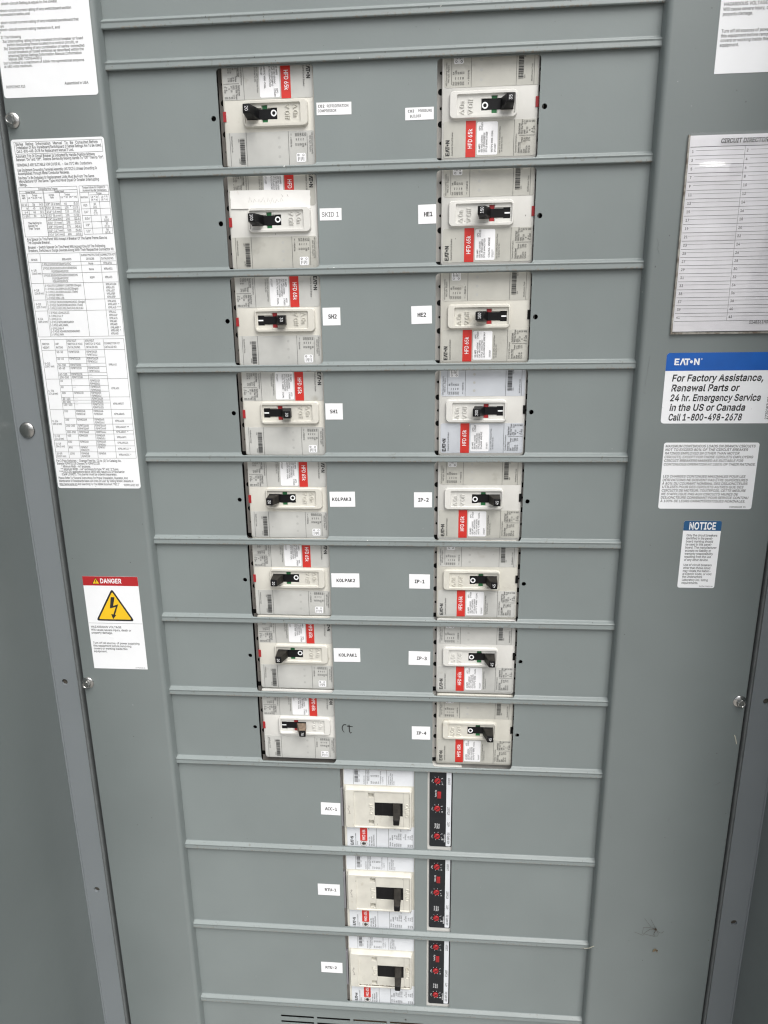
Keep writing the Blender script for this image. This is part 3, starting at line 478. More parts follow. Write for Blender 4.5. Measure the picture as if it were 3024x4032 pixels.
def glyph(ch, bold=0, face='sans'):
    """one letter as verts, faces, xmin, xmax, advance (cap height 1); bold thickens the outline"""
    key = (ch, int(bold), face)
    if key in _G: return _G[key]
    if ch == ' ': _G[key] = ([], [], 0, .38, .38); return _G[key]
    adv, loops = _RAW.get((face, ch)) or _RAW.get(('sans', ch)) or _RAW[('sans', '-')]
    d = (0.0, 0.020, 0.046)[int(bold)]
    out = []
    for L in loops:
        n = len(L); Q = []
        for i in range(n):
            p, a_, c_ = Vector(L[i]), Vector(L[i - 1]), Vector(L[(i + 1) % n])
            e1, e2 = (p - a_).normalized(), (c_ - p).normalized()
            n1, n2 = Vector((e1.y, -e1.x)), Vector((e2.y, -e2.x))
            bs = n1 + n2
            k = 2 / max(bs.length_squared, .9)
            Q.append(tuple(p + bs * (d * k)))
        out.append(Q)
    v = [p for L in out for p in L]
    ed, o = [], 0
    for L in out:
        ed += [(o + i, o + (i + 1) % len(L)) for i in range(len(L))]; o += len(L)
    r_ = geometry.delaunay_2d_cdt([Vector(p) for p in v], ed, [], 0, 1e-7)
    v = [tuple(p) for p in r_[0]]; f = []
    for t in r_[2]:
        c = (sum(v[i][0] for i in t) / 3, sum(v[i][1] for i in t) / 3)
        w = sum((1 if area(L) > 0 else -1) for L in out if inside(c, L))
        if w > 0: f.append(tuple(t) if area([v[i] for i in t]) > 0 else tuple(t)[::-1])
    x = [p[0] for p in v]
    _G[key] = (v, f, min(x), max(x), adv + .8 * d)
    return _G[key]


def logo(mb, x0, zb, h, y, mt, L, rot=0):
    """the maker's word mark: heavy letters, the A cut away, the O a dot"""
    k = L / 3.72
    k = L / 4.0
    P = [[(0, 0), (.24, 0), (.24, 1), (0, 1)], [(.24, .79), (.76, .79), (.76, 1), (.24, 1)], [(.24, .4), (.68, .4), (.68, .6), (.24, .6)], [(.24, 0), (.76, 0), (.76, .21), (.24, .21)],
         [(.84, 0), (1.09, 0), (1.34, .72), (1.34, 1), (1.2, 1)], [(1.34, .72), (1.59, 0), (1.84, 0), (1.48, 1), (1.34, 1)],
         [(1.62, .79), (2.5, .79), (2.42, 1), (1.56, 1)], [(1.93, 0), (2.17, 0), (2.17, .79), (1.93, .79)],
         [(3.12, 0), (3.36, 0), (3.36, 1), (3.12, 1)], [(3.76, 0), (4.0, 0), (4.0, 1), (3.76, 1)], [(3.36, 1), (3.36, .64), (3.76, 0), (3.76, .36)],
         circ(2.70, .5, .24, 14),
         ]
    for p in P:
        q = [(x0 + a * k, zb + b * h) if rot == 0 else (x0 - b * h, zb + a * k) for a, b in p]
        mb.poly(q, y, mt)


# ------------------------------------------------------------ bookkeeping
def tag(o, label, cat, group=None, kind=None):
    if label: o['label'] = label
    if cat: o['category'] = cat
    if group: o['group'] = group
    if kind: o['kind'] = kind
    return o


def thing(name, label, cat, loc, group=None, rot=0.0):
    o = bpy.data.objects.new(name, None); C.objects.link(o)
    o.empty_display_size = 0.02
    o.location = tuple(c * .001 for c in loc); o.rotation_euler = (0, rot, 0)
    return tag(o, label, cat, group)


# ------------------------------------------------------------ ground (below the frame)
g = MB(); g.add([(-30000, -30000, 0), (30000, -30000, 0), (30000, 30000, 0), (-30000, 30000, 0)], [(0, 1, 2, 3)], 'concrete')
tag(g.build('ground', loc=(0, 0, -1760)), None, None, kind='structure')

# ------------------------------------------------------------ the enclosure: side walls, flanges the trim is bolted over, back
ZT, ZB = 330.0, -1560.0
enc = thing('enclosure', 'grey painted steel enclosure with plain side walls and narrow bolted flanges round the panel', 'enclosure', (0, 0, ZB))
eo = -ZB


def zoff(mb): mb.v = [(a, b, c + eo) for a, b, c in mb.v]; return mb


b = MB(); b.box(-520, 92, ZB, 570, 94, ZT, 'dark'); zoff(b).build('back_panel', enc, smooth=0)
for side, x0, x1, depth, holes in ((-1, -447.0, -413.5, 230, [(-431.5, -720.9), (-428.7, -1059.5)]), (1, 496.0, 460.5, 230, [(478.8, -721.5), (478.7, -1060.5), (478.8, -381)])):
    w = MB()
    xa, xb = (x0 - 2.2, x0) if side < 0 else (x0, x0 + 2.2)
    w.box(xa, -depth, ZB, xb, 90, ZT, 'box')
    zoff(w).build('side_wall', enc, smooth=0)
    s_ = -side                                         # direction from the wall to the stile
    f = MB()
    hl = [circ(hx, hz, 4.2, 16) for hx, hz in holes]
    xs = sorted((x0 + s_ * 1.2, x1))
    f.sheet([(xs[0], ZB), (xs[1], ZB), (xs[1], ZT), (xs[0], ZT)], hl, 0, 'flange', rim=3.0)
    for q in hl:
        hx = sum(p[0] for p in q) / len(q); hz = sum(p[1] for p in q) / len(q)
        f.poly(circ(hx, hz, 6, 16), 2.9, 'hole')
    # rolled inner edge, curving back into the gap
    prof = [(x1, 0.0), (x1 + s_ * .3, .5), (x1 + s_ * .55, 1.5), (x1 + s_ * .9, 1.2), (x1 + s_ * 1.5, .4), (x1 + s_ * 2.3, .3), (x1 + s_ * 3.0, .8), (x1 + s_ * 3.6, 2.2), (x1 + s_ * 3.9, 5), (x1 + s_ * 4.0, 9)]
    vs, fs = [], []
    for px, py in prof: vs += [(px, py, ZB), (px, py, ZT)]
    for i in range(len(prof) - 1):
        q = (2 * i, 2 * i + 2, 2 * i + 3, 2 * i + 1); fs.append(q if s_ > 0 else q[::-1])
    f.add(vs, fs, 'gasket')
    # raised outer fold against the wall
    xf = sorted((x0 + s_ * .2, x0 + s_ * 2.4))
    f.box(xf[0], -1.2, ZB, xf[1], 4, ZT, 'flange')
    fl = zoff(f).build('mounting_flange', enc)
    if side < 0:
        cb = MB(); ns = 8
        cb.loops([(circ(0, 0, 9.8 * math.cos(R(90 * k / ns)) + 1e-3, 28), -3.8 * math.sin(R(90 * k / ns))) for k in range(ns + 1)], 'zinc', True)
        cb.build('bolt_head', fl, loc=(-432.1, -.3, -381.1 + eo), smooth=60)

# ------------------------------------------------------------ trim frame: two stiles with bolts
trim = thing('trim_frame', 'grey sheet steel trim frame whose two tall stiles flank the breaker panel', 'trim', (0, 0, ZB))
YS = -13.0
for side, xi, xo in ((-1, -285.4, -397.2), (1, 285.0, 447.6)):
    s_ = -side
    prof = [(xo, 16.0), (xo, YS + 1.6)] + [(xo + s_ * 1.6 * (1 - math.cos(R(a))), YS + 1.6 - 1.6 * math.sin(R(a))) for a in (30, 60, 90)]
    rb = 6.0
    cx, cy = xi - s_ * rb - s_ * .9, YS + rb
    prof += [(cx + s_ * rb * math.sin(R(a)), cy - rb * math.cos(R(a))) for a in (0, 12, 24, 36, 48, 60, 72, 84)]
    prof += [(xi, 1.1), (xi - s_ * 1.5, 1.1)]
    st = MB(); vs, fs = [], []
    for px, py in prof: vs += [(px, py, ZB), (px, py, ZT)]
    for i in range(len(prof) - 1):
        q = (2 * i, 2 * i + 2, 2 * i + 3, 2 * i + 1); fs.append(q if s_ > 0 else q[::-1])
    st.add(vs, fs, 'frame')
    if side > 0:                                       # scratches and scuffs in the paint
        for P in ([(380.6, -936.2), (383.4, -936.4), (383.2, -948.5)], [(422.7, -833.7), (425.5, -833.3), (429.6, -829.9)], [(397.5, -862), (397.6, -868)], [(371.6, -886), (371.2, -893)],
                  [(294.4, -180), (296.0, -186), (295.2, -190), (297.5, -195)], [(297, -300), (295.5, -318), (294.3, -334)], [(293, -339), (295.5, -340)], [(296.4, -884), (297.6, -888), (296.8, -891)], [(411, -1145), (411.6, -1148)], [(350, -1155), (351, -1157)]):
            st.tube([(a, YS - .02, c) for a, c in P], .28, 'gasket', 5)
    sto = zoff(st).build('stile', trim, smooth=50)
    for bx, bz, ang in (((-389.5, -47.4, .2), (-391.0, -713.7, .75)) if side < 0 else ((440.0, -715.1, .05), (440.0, -47.4, .4))):
        h_ = MB()
        hexa = lambda r: [(r / math.cos(((t + R(30)) % R(60)) - R(30)) * math.cos(t + ang), r / math.cos(((t + R(30)) % R(60)) - R(30)) * math.sin(t + ang)) for t in [2 * math.pi * k / 36 for k in range(36)]]
        h_.loops([(circ(0, 0, 7.9, 36, ang), 0), (circ(0, 0, 7.9, 36, ang), -.9), (circ(0, 0, 7.4, 36, ang), -1.5), (circ(0, 0, 5.6, 36, ang), -2.2), (hexa(4.7), -2.3), (hexa(4.7), -6.2), (circ(0, 0, 4.6, 36, ang), -7.0), (circ(0, 0, 3.6, 36, ang), -7.1), (circ(0, 0, 3.1, 36, ang), -6.5)], 'zinc', True)
        h_.build('bolt', sto, loc=(bx, YS, bz + eo), smooth=30)

# ------------------------------------------------------------ cover plates with their openings
SEAM = [37.4, -0.6, -104.9, -208.8, -313.8, -419.4, -523.5, -628.3, -733.4, -838.3, -976.9, -1116.3, -1254.4]


def prof_at(zb):
    def f(z):
        t = z - zb
        if t >= 11.0: return 1.5
        if t >= 6.8:
            u = (11.0 - t) / 4.2; u = u * u * (3 - 2 * u); return 1.5 - 4.8 * u
        if t >= 5.2:
            u = (6.8 - t) / 1.6; u = u * u * (3 - 2 * u); return -3.3 + .6 * u
        if t >= .9: return -2.7 - .55 * (5.2 - t) / 4.3
        return -3.25 + .7 * (1 - t / .9) ** 2
    return f


ZL = [11.5, 11.0, 10.5, 10.1, 9.7, 9.3, 8.9, 8.5, 8.1, 7.7, 7.3, 6.8, 6.4, 6.0, 5.6, 5.2, 4.8, 1.3, .9, .6, .3]
PX = 288.0


def plate(zt, zb, holes, label, name='cover_plate'):
    p = MB()
    hs_ = [[(a, c - zb) for a, c in h] for h in holes]
    p.sheet([(-PX, 0), (PX, 0), (PX, zt - zb), (-PX, zt - zb)], hs_, 0, 'plate', zl=ZL, rim=1.5, yfun=prof_at(0))
    return tag(p.build(name, loc=(0, 0, zb), smooth=45), label, 'cover plate', 'grey cover plates stacked down the panel')


plate(170, SEAM[0], [], 'blank grey cover plate at the very top edge of the panel')
plate(SEAM[0] + 4, SEAM[1], [], 'narrow blank grey filler strip above the first row of breakers')
ROWNAMES = ['with the two CO2 stickers', 'with the SKID 1 and HE1 stickers', 'with the SH2 and HE2 stickers', 'with the SH1 sticker and no sticker on its right side', 'with the IP-2 sticker', 'with the IP-1 sticker', 'with the IP-3 sticker', 'with handwriting and the IP-4 sticker']
rows = []
for k in range(8):
    zt, zb = SEAM[k + 1], SEAM[k + 2]
    hz = zt - 47.9
    h = [rrect(-168.6, zb + 7.9, -65.5, zt - .4, 4), rrect(63.6, zb + 7.9, 168.7, zt - .4, 4), circ(-174.4, hz, 2.7, 16), circ(174.0, hz, 2.7, 16)]
    rows.append(plate(zt + 4, zb, h, 'grey cover plate ' + ROWNAMES[k]))
BIG = ['ACC-1', 'RTU-1', 'RTU-2']
for k in range(3):
    zt, zb = SEAM[9 + k], SEAM[10 + k]
    h = [rrect(-61.2, zb + 11.2, 39.8, zt - .4, .6), rrect(57.6, zb + 11.2, 91.4, zt - .4, .6)]
    plate(zt + 4, zb, h, 'grey cover plate with one big breaker and the %s sticker' % BIG[k])
vh = []
for r_ in range(3):
    for c_ in range(8):
        x = -164.7 + 55.75 * c_
        vh.append(rrect(x, -1282.0 - 11 * r_, x + 51.0, -1277.0 - 11 * r_, .8, 3))
vp = plate(SEAM[12] + 4, -1420, vh + [circ(26.2, -1271.5, 1.8, 14)], 'grey slotted vent plate along the bottom edge of the panel', 'vent_plate')
v = MB(); v.box(-60, 60, -1400, 260, 64, -1262, 'brass')
tag(v.build('busbar', smooth=0), 'brown copper bar dimly visible behind the vent slots', 'busbar')

# black marker writing on the eighth plate
w = MB()
zb8 = SEAM[9]
for P in ([(-50.6, -773.6), (-53.6, -773.4), (-55.6, -775.6), (-56.3, -779.0), (-55.4, -782.6), (-53.6, -785.2)],
          [(-47.0, -773.4), (-46.7, -778.5), (-46.6, -783.5), (-45.4, -785.9), (-43.4, -784.6)], [(-49.8, -775.4), (-45.6, -775.9), (-41.9, -776.2)]):
    pts = []
    for i in range(len(P) - 1):
        for t in range(5): pts.append((P[i][0] + (P[i + 1][0] - P[i][0]) * t / 5, 1.5, P[i][1] + (P[i + 1][1] - P[i][1]) * t / 5 - zb8))
    pts.append((P[-1][0], 1.5, P[-1][1] - zb8))
    # a flat stroke of ink
    L_, R_ = [], []
    for i, p in enumerate(pts):
        a, c = pts[max(i - 1, 0)], pts[min(i + 1, len(pts) - 1)]
        dx, dz = c[0] - a[0], c[2] - a[2]; q = math.hypot(dx, dz) or 1; wd = .72 * (1 - .5 * (i / len(pts)) ** 3)
        L_.append((p[0] - dz / q * wd, p[2] + dx / q * wd)); R_.append((p[0] + dz / q * wd, p[2] - dx / q * wd))
    for i in range(len(pts) - 1): w.poly([L_[i], L_[i + 1], R_[i + 1], R_[i]], 1.42, 'ink')
o = w.build('marker_writing', rows[7], smooth=0); o['label'] = 'black handwritten letters in marker'

# ------------------------------------------------------------ breakers of the two columns
MESH = {}


def cached(key, fn, name, parent):
    """first call builds the part, later ones copy it on the same mesh"""
    if key not in MESH: o = fn().build(name); MESH[key] = o.data
    else: o = bpy.data.objects.new(name, MESH[key]); C.objects.link(o)
    o.parent = parent
    return o


def body_mb(mt):
    b = MB()
    b.loops([(rrect(-42.8, -52.5, 56.8, 51.5, 3.2), 60), (rrect(-42.8, -52.5, 56.8, 51.5, 3.2), 7.2), (rrect(-42.5, -52.2, 56.5, 51.2, 3.0), 6.5), (rrect(-41.8, -51.5, 55.8, 50.5, 2.6), 6.0)], mt, True)
    return b


def base_mb(mt, lo, hi):
    yb = 15.5 if mt == 'base' else 12.5
    b = MB(); b.box(-58, yb, lo, 63.2, 70, hi, mt)
    for x in (-45.6, 60.6):
        for z, r_ in ((-15, 3.2), (15.5, 3.2), (-33, 1.6), (33, 1.6), (0, 1.4)):
            b.loops([(circ(x - math.copysign(-2.0, x), z, r_, 14), yb - .05), (circ(x - math.copysign(-2.0, x), z, r_ * .98, 14), yb - .2)], 'dark', True)
        zq = sorted((math.copysign(53.2, x), math.copysign(47.5, x)))
        b.box(x - 3.2, yb - .3, zq[0], x + 2.5, yb + .1, zq[1], 'dark')
    return b


def escutcheon_mb(mt):
    b = MB(); n = 6
    oo = rrect(-34.8, -12.9, 35.0, 12.9, 4.6, n); ob = rrect(-35.1, -13.2, 35.3, 13.2, 4.8, n); oi = rrect(-34.1, -12.2, 34.3, 12.2, 4.0, n)
    ii = rrect(-27.2, -9.9, 33.1, 9.9, 1.6, n); ij = rrect(-26.6, -9.3, 32.5, 9.3, 1.2, n)
    b.loops([(ob, 6.2), (oo, 3.2), (oi, 2.3), (ii, 2.2), (ij, 4.3)], mt)
    slot = [(-1.9, -5.6), (8.4, -5.6), (8.4, -8.3), (14.9, -8.3), (14.9, -5.6), (31.3, -5.6), (31.3, 5.6), (14.9, 5.6), (14.9, 8.3), (8.4, 8.3), (8.4, 5.6), (-1.9, 5.6)]
    b.sheet(ij, [slot], 4.3, mt, rim=2.6)
    # stepped well beside the slot
    for sg in (1, -1):
        b.box(3.5, 4.9, *((5.4, 8.4, 6.3, 6.6) if sg > 0 else (-6.6, 8.4, 6.3, -5.4)), mt)
    # raised legend
    for tx, zz, xb in (('On', -2.6, -19.2), ('Off', -2.6, -10.4)):
        b.text(xb, zz, tx, 5.0, 3.4, mt, x1=xb + (6.6 if tx == 'On' else 8.6), rot=90, ext=.95)
    for P in ([(-24.2, -6.4), (-19.2, -4.0), (-19.2, -8.8)], [(-10.4, -6.4), (-15.4, -4.0), (-15.4, -8.8)]):
        cx = sum(p[0] for p in P) / 3; cz = sum(p[1] for p in P) / 3
        for i in range(3):
            a, c = P[i], P[(i + 1) % 3]
            sh = lambda p: (p[0] + (cx - p[0]) * .22, p[1] + (cz - p[1]) * .22)
            Q = [a, c, sh(c), sh(a)]
            Q = Q if area(Q) > 0 else Q[::-1]
            b.loops([(Q, 4.35), (Q, 3.4)], mt, True)
    return b


def slider_mb(on):
    b = MB()
    if on:
        P = [(-1.7, -4.4), (24.0, -4.4), (24.0, -5.5), (31.2, -5.5), (31.2, 5.5), (24.0, 5.5), (24.0, 4.4), (-1.7, 4.4)]
        b.sheet(P, [], 5.2, 'black', rim=2)
        b.quad(25.2, -.75, 31.0, .75, 5.1, 'whiteink')
    else:
        P = [(-1.8, -5.5), (5, -5.5), (5, -4.6), (31.2, -4.6), (31.2, 5.5), (1, 5.5), (-1.8, 5.0)]
        b.sheet(P, [], 5.2, 'black', rim=2)
        b.sheet(circ(2.0, -.6, 3.2, 28), [circ(2.0, -.6, 1.8, 28)], 5.1, 'whiteink')
    b.box(-1.8, 6.6, -8.2, 31.2, 7.2, 8.2, 'dark')
    return b


def indicator_mb(mt):
    b = MB(); b.box(9.0, 5.7, -8.1, 14.3, 6.4, 8.1, mt); return b


def handle_mb(on, txt, mt):
    b = MB()
    if on: lo, tp = (-2.0, -5.2, 10.0, 5.2), (-4.7, -4.5, 3.9, 4.5)
    else: lo, tp = (18.2, -5.2, 31.0, 5.2), (22.2, -4.5, 30.3, 4.5)
    yt = -15.2
    mid = [lo[i] + (tp[i] - lo[i]) * .55 for i in range(4)]
    b.loops([(rrect(*lo, .5, 3), 6.0), (rrect(*lo, .7, 3), 2.0), (rrect(*mid, .8, 3), -6), (rrect(*tp, 1.0, 3), yt + 1.0), (rrect(tp[0] + .35, tp[1] + .35, tp[2] - .35, tp[3] - .35, .9, 3), yt + .25), (rrect(tp[0] + 1, tp[1] + 1, tp[2] - 1, tp[3] - 1, .6, 3), yt)], 'black', True)
    for q in range(len(b.m)):                        # dust lies on the flanks, not on the tip
        pass
    if mt != 'black':
        k = b.mi(mt)
        n = 16
        for i in range(len(b.f)):
            if n * 1 <= i < n * 3: b.m[i] = k
    cx = (tp[0] + tp[2]) / 2
    L = 4.9 if len(txt) == 2 else 6.6
    b.text(cx + 1.65, -L / 2, txt, 3.3, yt - .06, 'whiteink', x1=cx + 1.65 + L, rot=90)
    return b


INK = 5.42


def lower_np_mb(mt):
    b = MB(); y = 5.72
    P = rrect(-40.6, -49.2, 55.4, -14.4, (2.5, 2.5, .4, 2.5), 4)
    b.loops([(P, 6.1), (P, y)], mt, True)
    t = lambda x, z0, z1, s, h=1.75, m_='ink', bold=True: b.text(x, z0, s, h, INK, m_, x1=x + (z1 - z0), rot=90, bold=bold)
    logo(b, -34.2, -47.2, 4.3, INK, 'ink', 15.0, 90)
    t(-30.6, -47.0, -24.6, 'Industrial Circuit Breaker', 1.8, 'ink', False)
    b.quad(-17.4, -49.1, -7.0, -14.3, 5.60, 'red')
    b.text(-10.6, -41.0, 'HFD 65k', 4.4, 5.5, 'whiteink', x1=-10.6 + 19.0, rot=90, bold=True)
    t(18.9, -46.1, -20.6, 'Use (2) 100% Protected Poles', 1.55, 'greyink', False); t(21.2, -44.8, -30.1, 'In Series For DC.', 1.55, 'greyink', False)
    b.quad(32.8, -49, 33.1, -14.6, INK, 'ink')
    t(35.9, -46.5, -28.0, 'Terminal Information', 1.55, 'greyink', False)
    for x, s in ((39.0, (('Socket Head', -46.5, -36.0), ('Slotted Head', -28.4, -18.2))), (41.9, (('Hex', -46.5, -43), ('Torque', -37, -31.4), ('Wire Size Torque', -28.4, -13.4 - 1.4))), (44.4, (('Size', -46.5, -42.6), ('Lb-in', -36, -32), ('AWG', -28.4, -24.4), ('Lb-in', -19.5, -15.6))),
                 (47.2, (('3/16 In', -46.5, -39.5), ('120', -35.3, -31.5), ('14-10', -28, -21.8), ('35', -17.7, -15.5))), (49.7, (('5/16 In', -46.5, -39.5), ('275', -35.3, -31.5), ('8', -25.6, -24.4), ('40', -17.7, -15.5))), (52.3, (('6-4', -27, -23.0), ('45', -17.7, -15.5))), (54.2, (('3-4/0', -27.8, -21), ('50', -17.7, -15.5)))):
        for tx, z0, z1 in s: t(x, z0, z1, tx, 1.7, 'greyink')
    for x, z0, z1 in ((39.7, -46.5, -36.0), (39.7, -28.4, -18.2), (45.1, -46.5, -42.6), (45.1, -36, -32), (45.1, -28.4, -24.4), (45.1, -19.5, -15.6)): b.quad(x, z0, x + .22, z1, INK, 'greyink')
    b.quad(38.0, -29.9, 54.8, -29.6, INK, 'greyink')
    return b


def rating_mb(lines, date):
    b = MB()
    P = rrect(-5.6, -47.3, 15.9, -15.7, 1.6, 4)
    b.loops([(P, 5.75), (P, 5.58)], 'paper', True)
    t = lambda x, z0, z1, s: b.text(x, z0, s, 1.75, INK, 'ink', x1=x + (z1 - z0), rot=90, bold=True)
    t(-2.0, -44.8, -36.4, lines[0]); t(-2.0, -24.0, -19.2, '40°C')
    t(.5, -44.8, -28.0, '600 VAC=250VDC'); t(.5, -24.0, -16.2, '3 POLES')
    t(2.9, -44.8, -26.0, 'CAT. ' + lines[1]); t(5.4, -44.8, -25.2, 'STYLE ' + lines[2])
    t(lines[4], -44.8, -24.0 if len(lines[3]) < 20 else -17.0, lines[3]); t(14.4, -44.8, -36.6, date)
    return b


def upper_np_mb(mt):
    b = MB(); y = 5.72
    P = rrect(-40.6, 17.0, 55.4, 50.2, (2.5, .4, 2.5, 2.5), 4)
    b.loops([(P, 6.1), (P, y)], mt, True)
    t = lambda x, z0, z1, s, h=1.75, m_='greyink', bold=True: b.text(x, z0, s, h, INK, m_, x1=x + (z1 - z0), rot=90, bold=bold)
    t(-37.4, 18.6, 40.2, 'HFD Interrupting Capacity', 1.6, 'greyink', False); t(-35.2, 21.6, 37.6, 'RMS Sym. Ampere', 1.6, 'greyink', False)
    b.quad(-33.0, 19.5, -32.7, 47.6, INK, 'ink')
    for x, a, m_, c in ((-30.1, 'Volt', '', 'kA'), (-27.5, '240', '~', '100'), (-25.0, '480', '~', '65'), (-22.5, '600', '~', '25'), (-20.0, '250', '=', '22')):
        t(x, 18.9, 22.3, a); t(x, 28.9, 28.9 + 1.25 * len(c), c)
        if m_: t(x - .2, 23.9, 26.8, m_, 2.4)
    t(-14.7, 19.2, 21.8, '~', 2.2); t(-14.7, 22.6, 32.6, '= 50/60 Hz', 1.6)
    for x in (-12.8, 33.2, 51.2): b.quad(x, 17.1, x + .3, 50, INK, 'ink')
    for zz in (23.2, 32.3, 41.6): b.poly(circ(-2.4, zz, 1.5, 18), 5.66, 'np_dot')
    Q = rrect(-30.6, 38.6, -20.6, 47.6, 1.4, 4); b.loops([(Q, 5.72), (Q, 5.55)], 'paper', True)
    b.sheet(circ(-28.2, 40.6, 1.1, 14), [circ(-28.2, 40.6, .75, 14)], 5.45, 'greyink'); b.sheet(circ(-22.8, 40.6, 1.1, 14), [circ(-22.8, 40.6, .6, 14)], 5.45, 'greyink')
    for i in range(5): b.quad(-28.8 + i * 1.5, 42.6, -28.3 + i * 1.5, 46.4 - (i % 2) * 1.2, 5.45, 'greyink')
    r2 = random.Random(3); z = 23.0
    while z < 47.5:
        wd = r2.choice((.3, .3, .5, .8)); b.quad(35.4, z, 40.6, z + wd, INK, 'ink'); z += wd + r2.choice((.3, .35, .6))
    t(42.4, 23.2, 26.4, '6604', 1.3); t(42.4, 42.2, 47.4, 'C24 M10', 1.3)
    t(50.0, 20.2, 36.2, 'Modification Code', 1.6, 'greyink', False)
    return b


def button_mb(mt):
    b = MB(); b.box(54.0, 5.2, -3.6, 57.2, 12, 6.2, mt); return b


# (column, row): x, z of the handle bezel centre, handle on?, handle text, indicator, plastic, nameplate, rating lines, date, button, flank material, label
W1 = '60/75°C WIRE-CU/AL'
BR = [
    (-1, 0, -107.8, -44.8, False, '20', 'plastic', 'np_silver', ('20 AMPS', 'HFD3020BP10', '6604C37G04', W1, 11.0), '2T0412T', 'redtab', 'black', 'beige circuit breaker beside the CO2 REFRIGERATION COMPRESSOR sticker, handle marked 20'),
    (-1, 1, -108.9, -149.9, False, '100', 'plastic_clean', 'np_warm', ('100 AMPS', 'HFD3100BP10', '6604C37G17', 'AL7CU CONCENTRIC WIRE ONLY', 7.9), '2T1105T', 'redtab', 'black', 'beige circuit breaker with white tape stuck across it, beside the SKID 1 sticker'),
    (-1, 2, -108.2, -256.3, True, '30', 'plastic', 'np_silver', ('30 AMPS', 'HFD3030BP10', '6604C37G06', '60/75 °C WIRE - CU/AL', 7.9), '2T1229T', 'redtab', 'black', 'beige circuit breaker beside the SH2 sticker, handle marked 30'),
    (-1, 3, -107.4, -361.8, True, '30', 'plastic', 'np_silver', ('30 AMPS', 'HFD3030BP10', '6604C37G06', '60/75 °C WIRE - CU/AL', 7.9), '2T1229T', 'redtab', 'black', 'beige circuit breaker beside the SH1 sticker, handle marked 30'),
    (-1, 4, -107.0, -465.8, False, '20', 'plastic', 'np_silver', ('20 AMPS', 'HFD3020BP10', '6604C37G04', W1, 7.9), '2T1111T', 'redtab', 'dusty', 'beige circuit breaker, dusty handle marked 20, fifth down in the left column'),
    (-1, 5, -107.4, -569.2, False, '20', 'plastic', 'np_silver', ('20 AMPS', 'HFD3020BP10', '6604C37G04', W1, 7.9), '2T1111T', 'redtab', 'dusty', 'beige circuit breaker, dusty handle marked 20, sixth down in the left column'),
    (-1, 6, -106.9, -673.4, False, '20', 'plastic', 'np_silver', ('20 AMPS', 'HFD3020BP10', '6604C37G04', W1, 7.9), '2T1111T', 'redtab', 'dusty', 'beige circuit breaker, dusty handle marked 20, seventh down in the left column'),
    (-1, 7, -107.2, -778.9, True, '70', 'plastic_clean', 'np_silver', ('70 AMPS', 'HFD3070BP10', '6604C37G14', W1, 7.9), '2T1101T', 'redtab', 'tan', 'beige circuit breaker beside the handwriting, tan dusted handle marked 70'),
    (1, 0, 111.3, -43.9, False, '35', 'plastic_clean', 'np_warm', ('35 AMPS', 'HFD3035BP10', '6604C37G08', W1, 11.0), '2T1118T', 'redtab', 'black', 'white circuit breaker beside the CO2 PRESSURE BUILDER sticker, handle marked 35'),
    (1, 1, 111.7, -148.6, True, '150', 'plastic_clean', 'np_warm', ('150 AMPS', 'HFD3150BP10', '6604C37G20', 'CU/AL WIRE', 10.5), '2T1117T', 'redtab', 'black', 'white circuit breaker beside the HE1 sticker, handle marked 150'),
    (1, 2, 111.7, -255.3, True, '100', 'plastic', 'np_warm', ('100 AMPS', 'HFD3100BP10', '6604C37G17', 'AL7CU CONCENTRIC WIRE ONLY', 7.9), '2Z0106T', 'dark', 'black', 'beige circuit breaker beside the HE2 sticker, handle marked 100'),
    (1, 3, 111.0, -360.5, True, '200', 'plastic_clean', 'np_cool', ('200 AMPS', 'HFD3200', '6639C86G82', 'Cu/Al WIRE', 7.9), '231207T', 'dark', 'black', 'clean white circuit breaker with bluish nameplates, handle marked 200'),
    (1, 4, 110.5, -465.0, False, '45', 'plastic_clean', 'np_warm', ('45 AMPS', 'HFD3045', '6639C86G90', '60/75 °C WIRE -CU/AL', 7.9), '210629T', 'dark', 'dusty', 'white circuit breaker beside the IP-2 sticker, handle marked 45'),
    (1, 5, 110.1, -568.3, False, '45', 'plastic_old', 'np_silver', ('45 AMPS', 'HFD3045', '6639C86G90', '60/75 °C WIRE -CU/AL', 7.9), '210629T', 'dark', 'dusty', 'yellowed circuit breaker beside the IP-1 sticker, handle marked 45'),
    (1, 6, 110.6, -672.3, False, '45', 'plastic_clean', 'np_silver', ('45 AMPS', 'HFD3045', '6639C86G90', '60/75 °C WIRE -CU/AL', 7.9), '2T1118T', 'dark', 'dusty', 'white circuit breaker beside the IP-3 sticker, handle marked 45'),
    (1, 7, 111.4, -778.2, False, '45', 'plastic_old', 'np_warm', ('45 AMPS', 'HFD3045', '6639C86G90', '60/75 °C WIRE -CU/AL', 7.9), '210629T', 'dark', 'dusty', 'yellowed circuit breaker beside the IP-4 sticker, handle marked 45'),
]
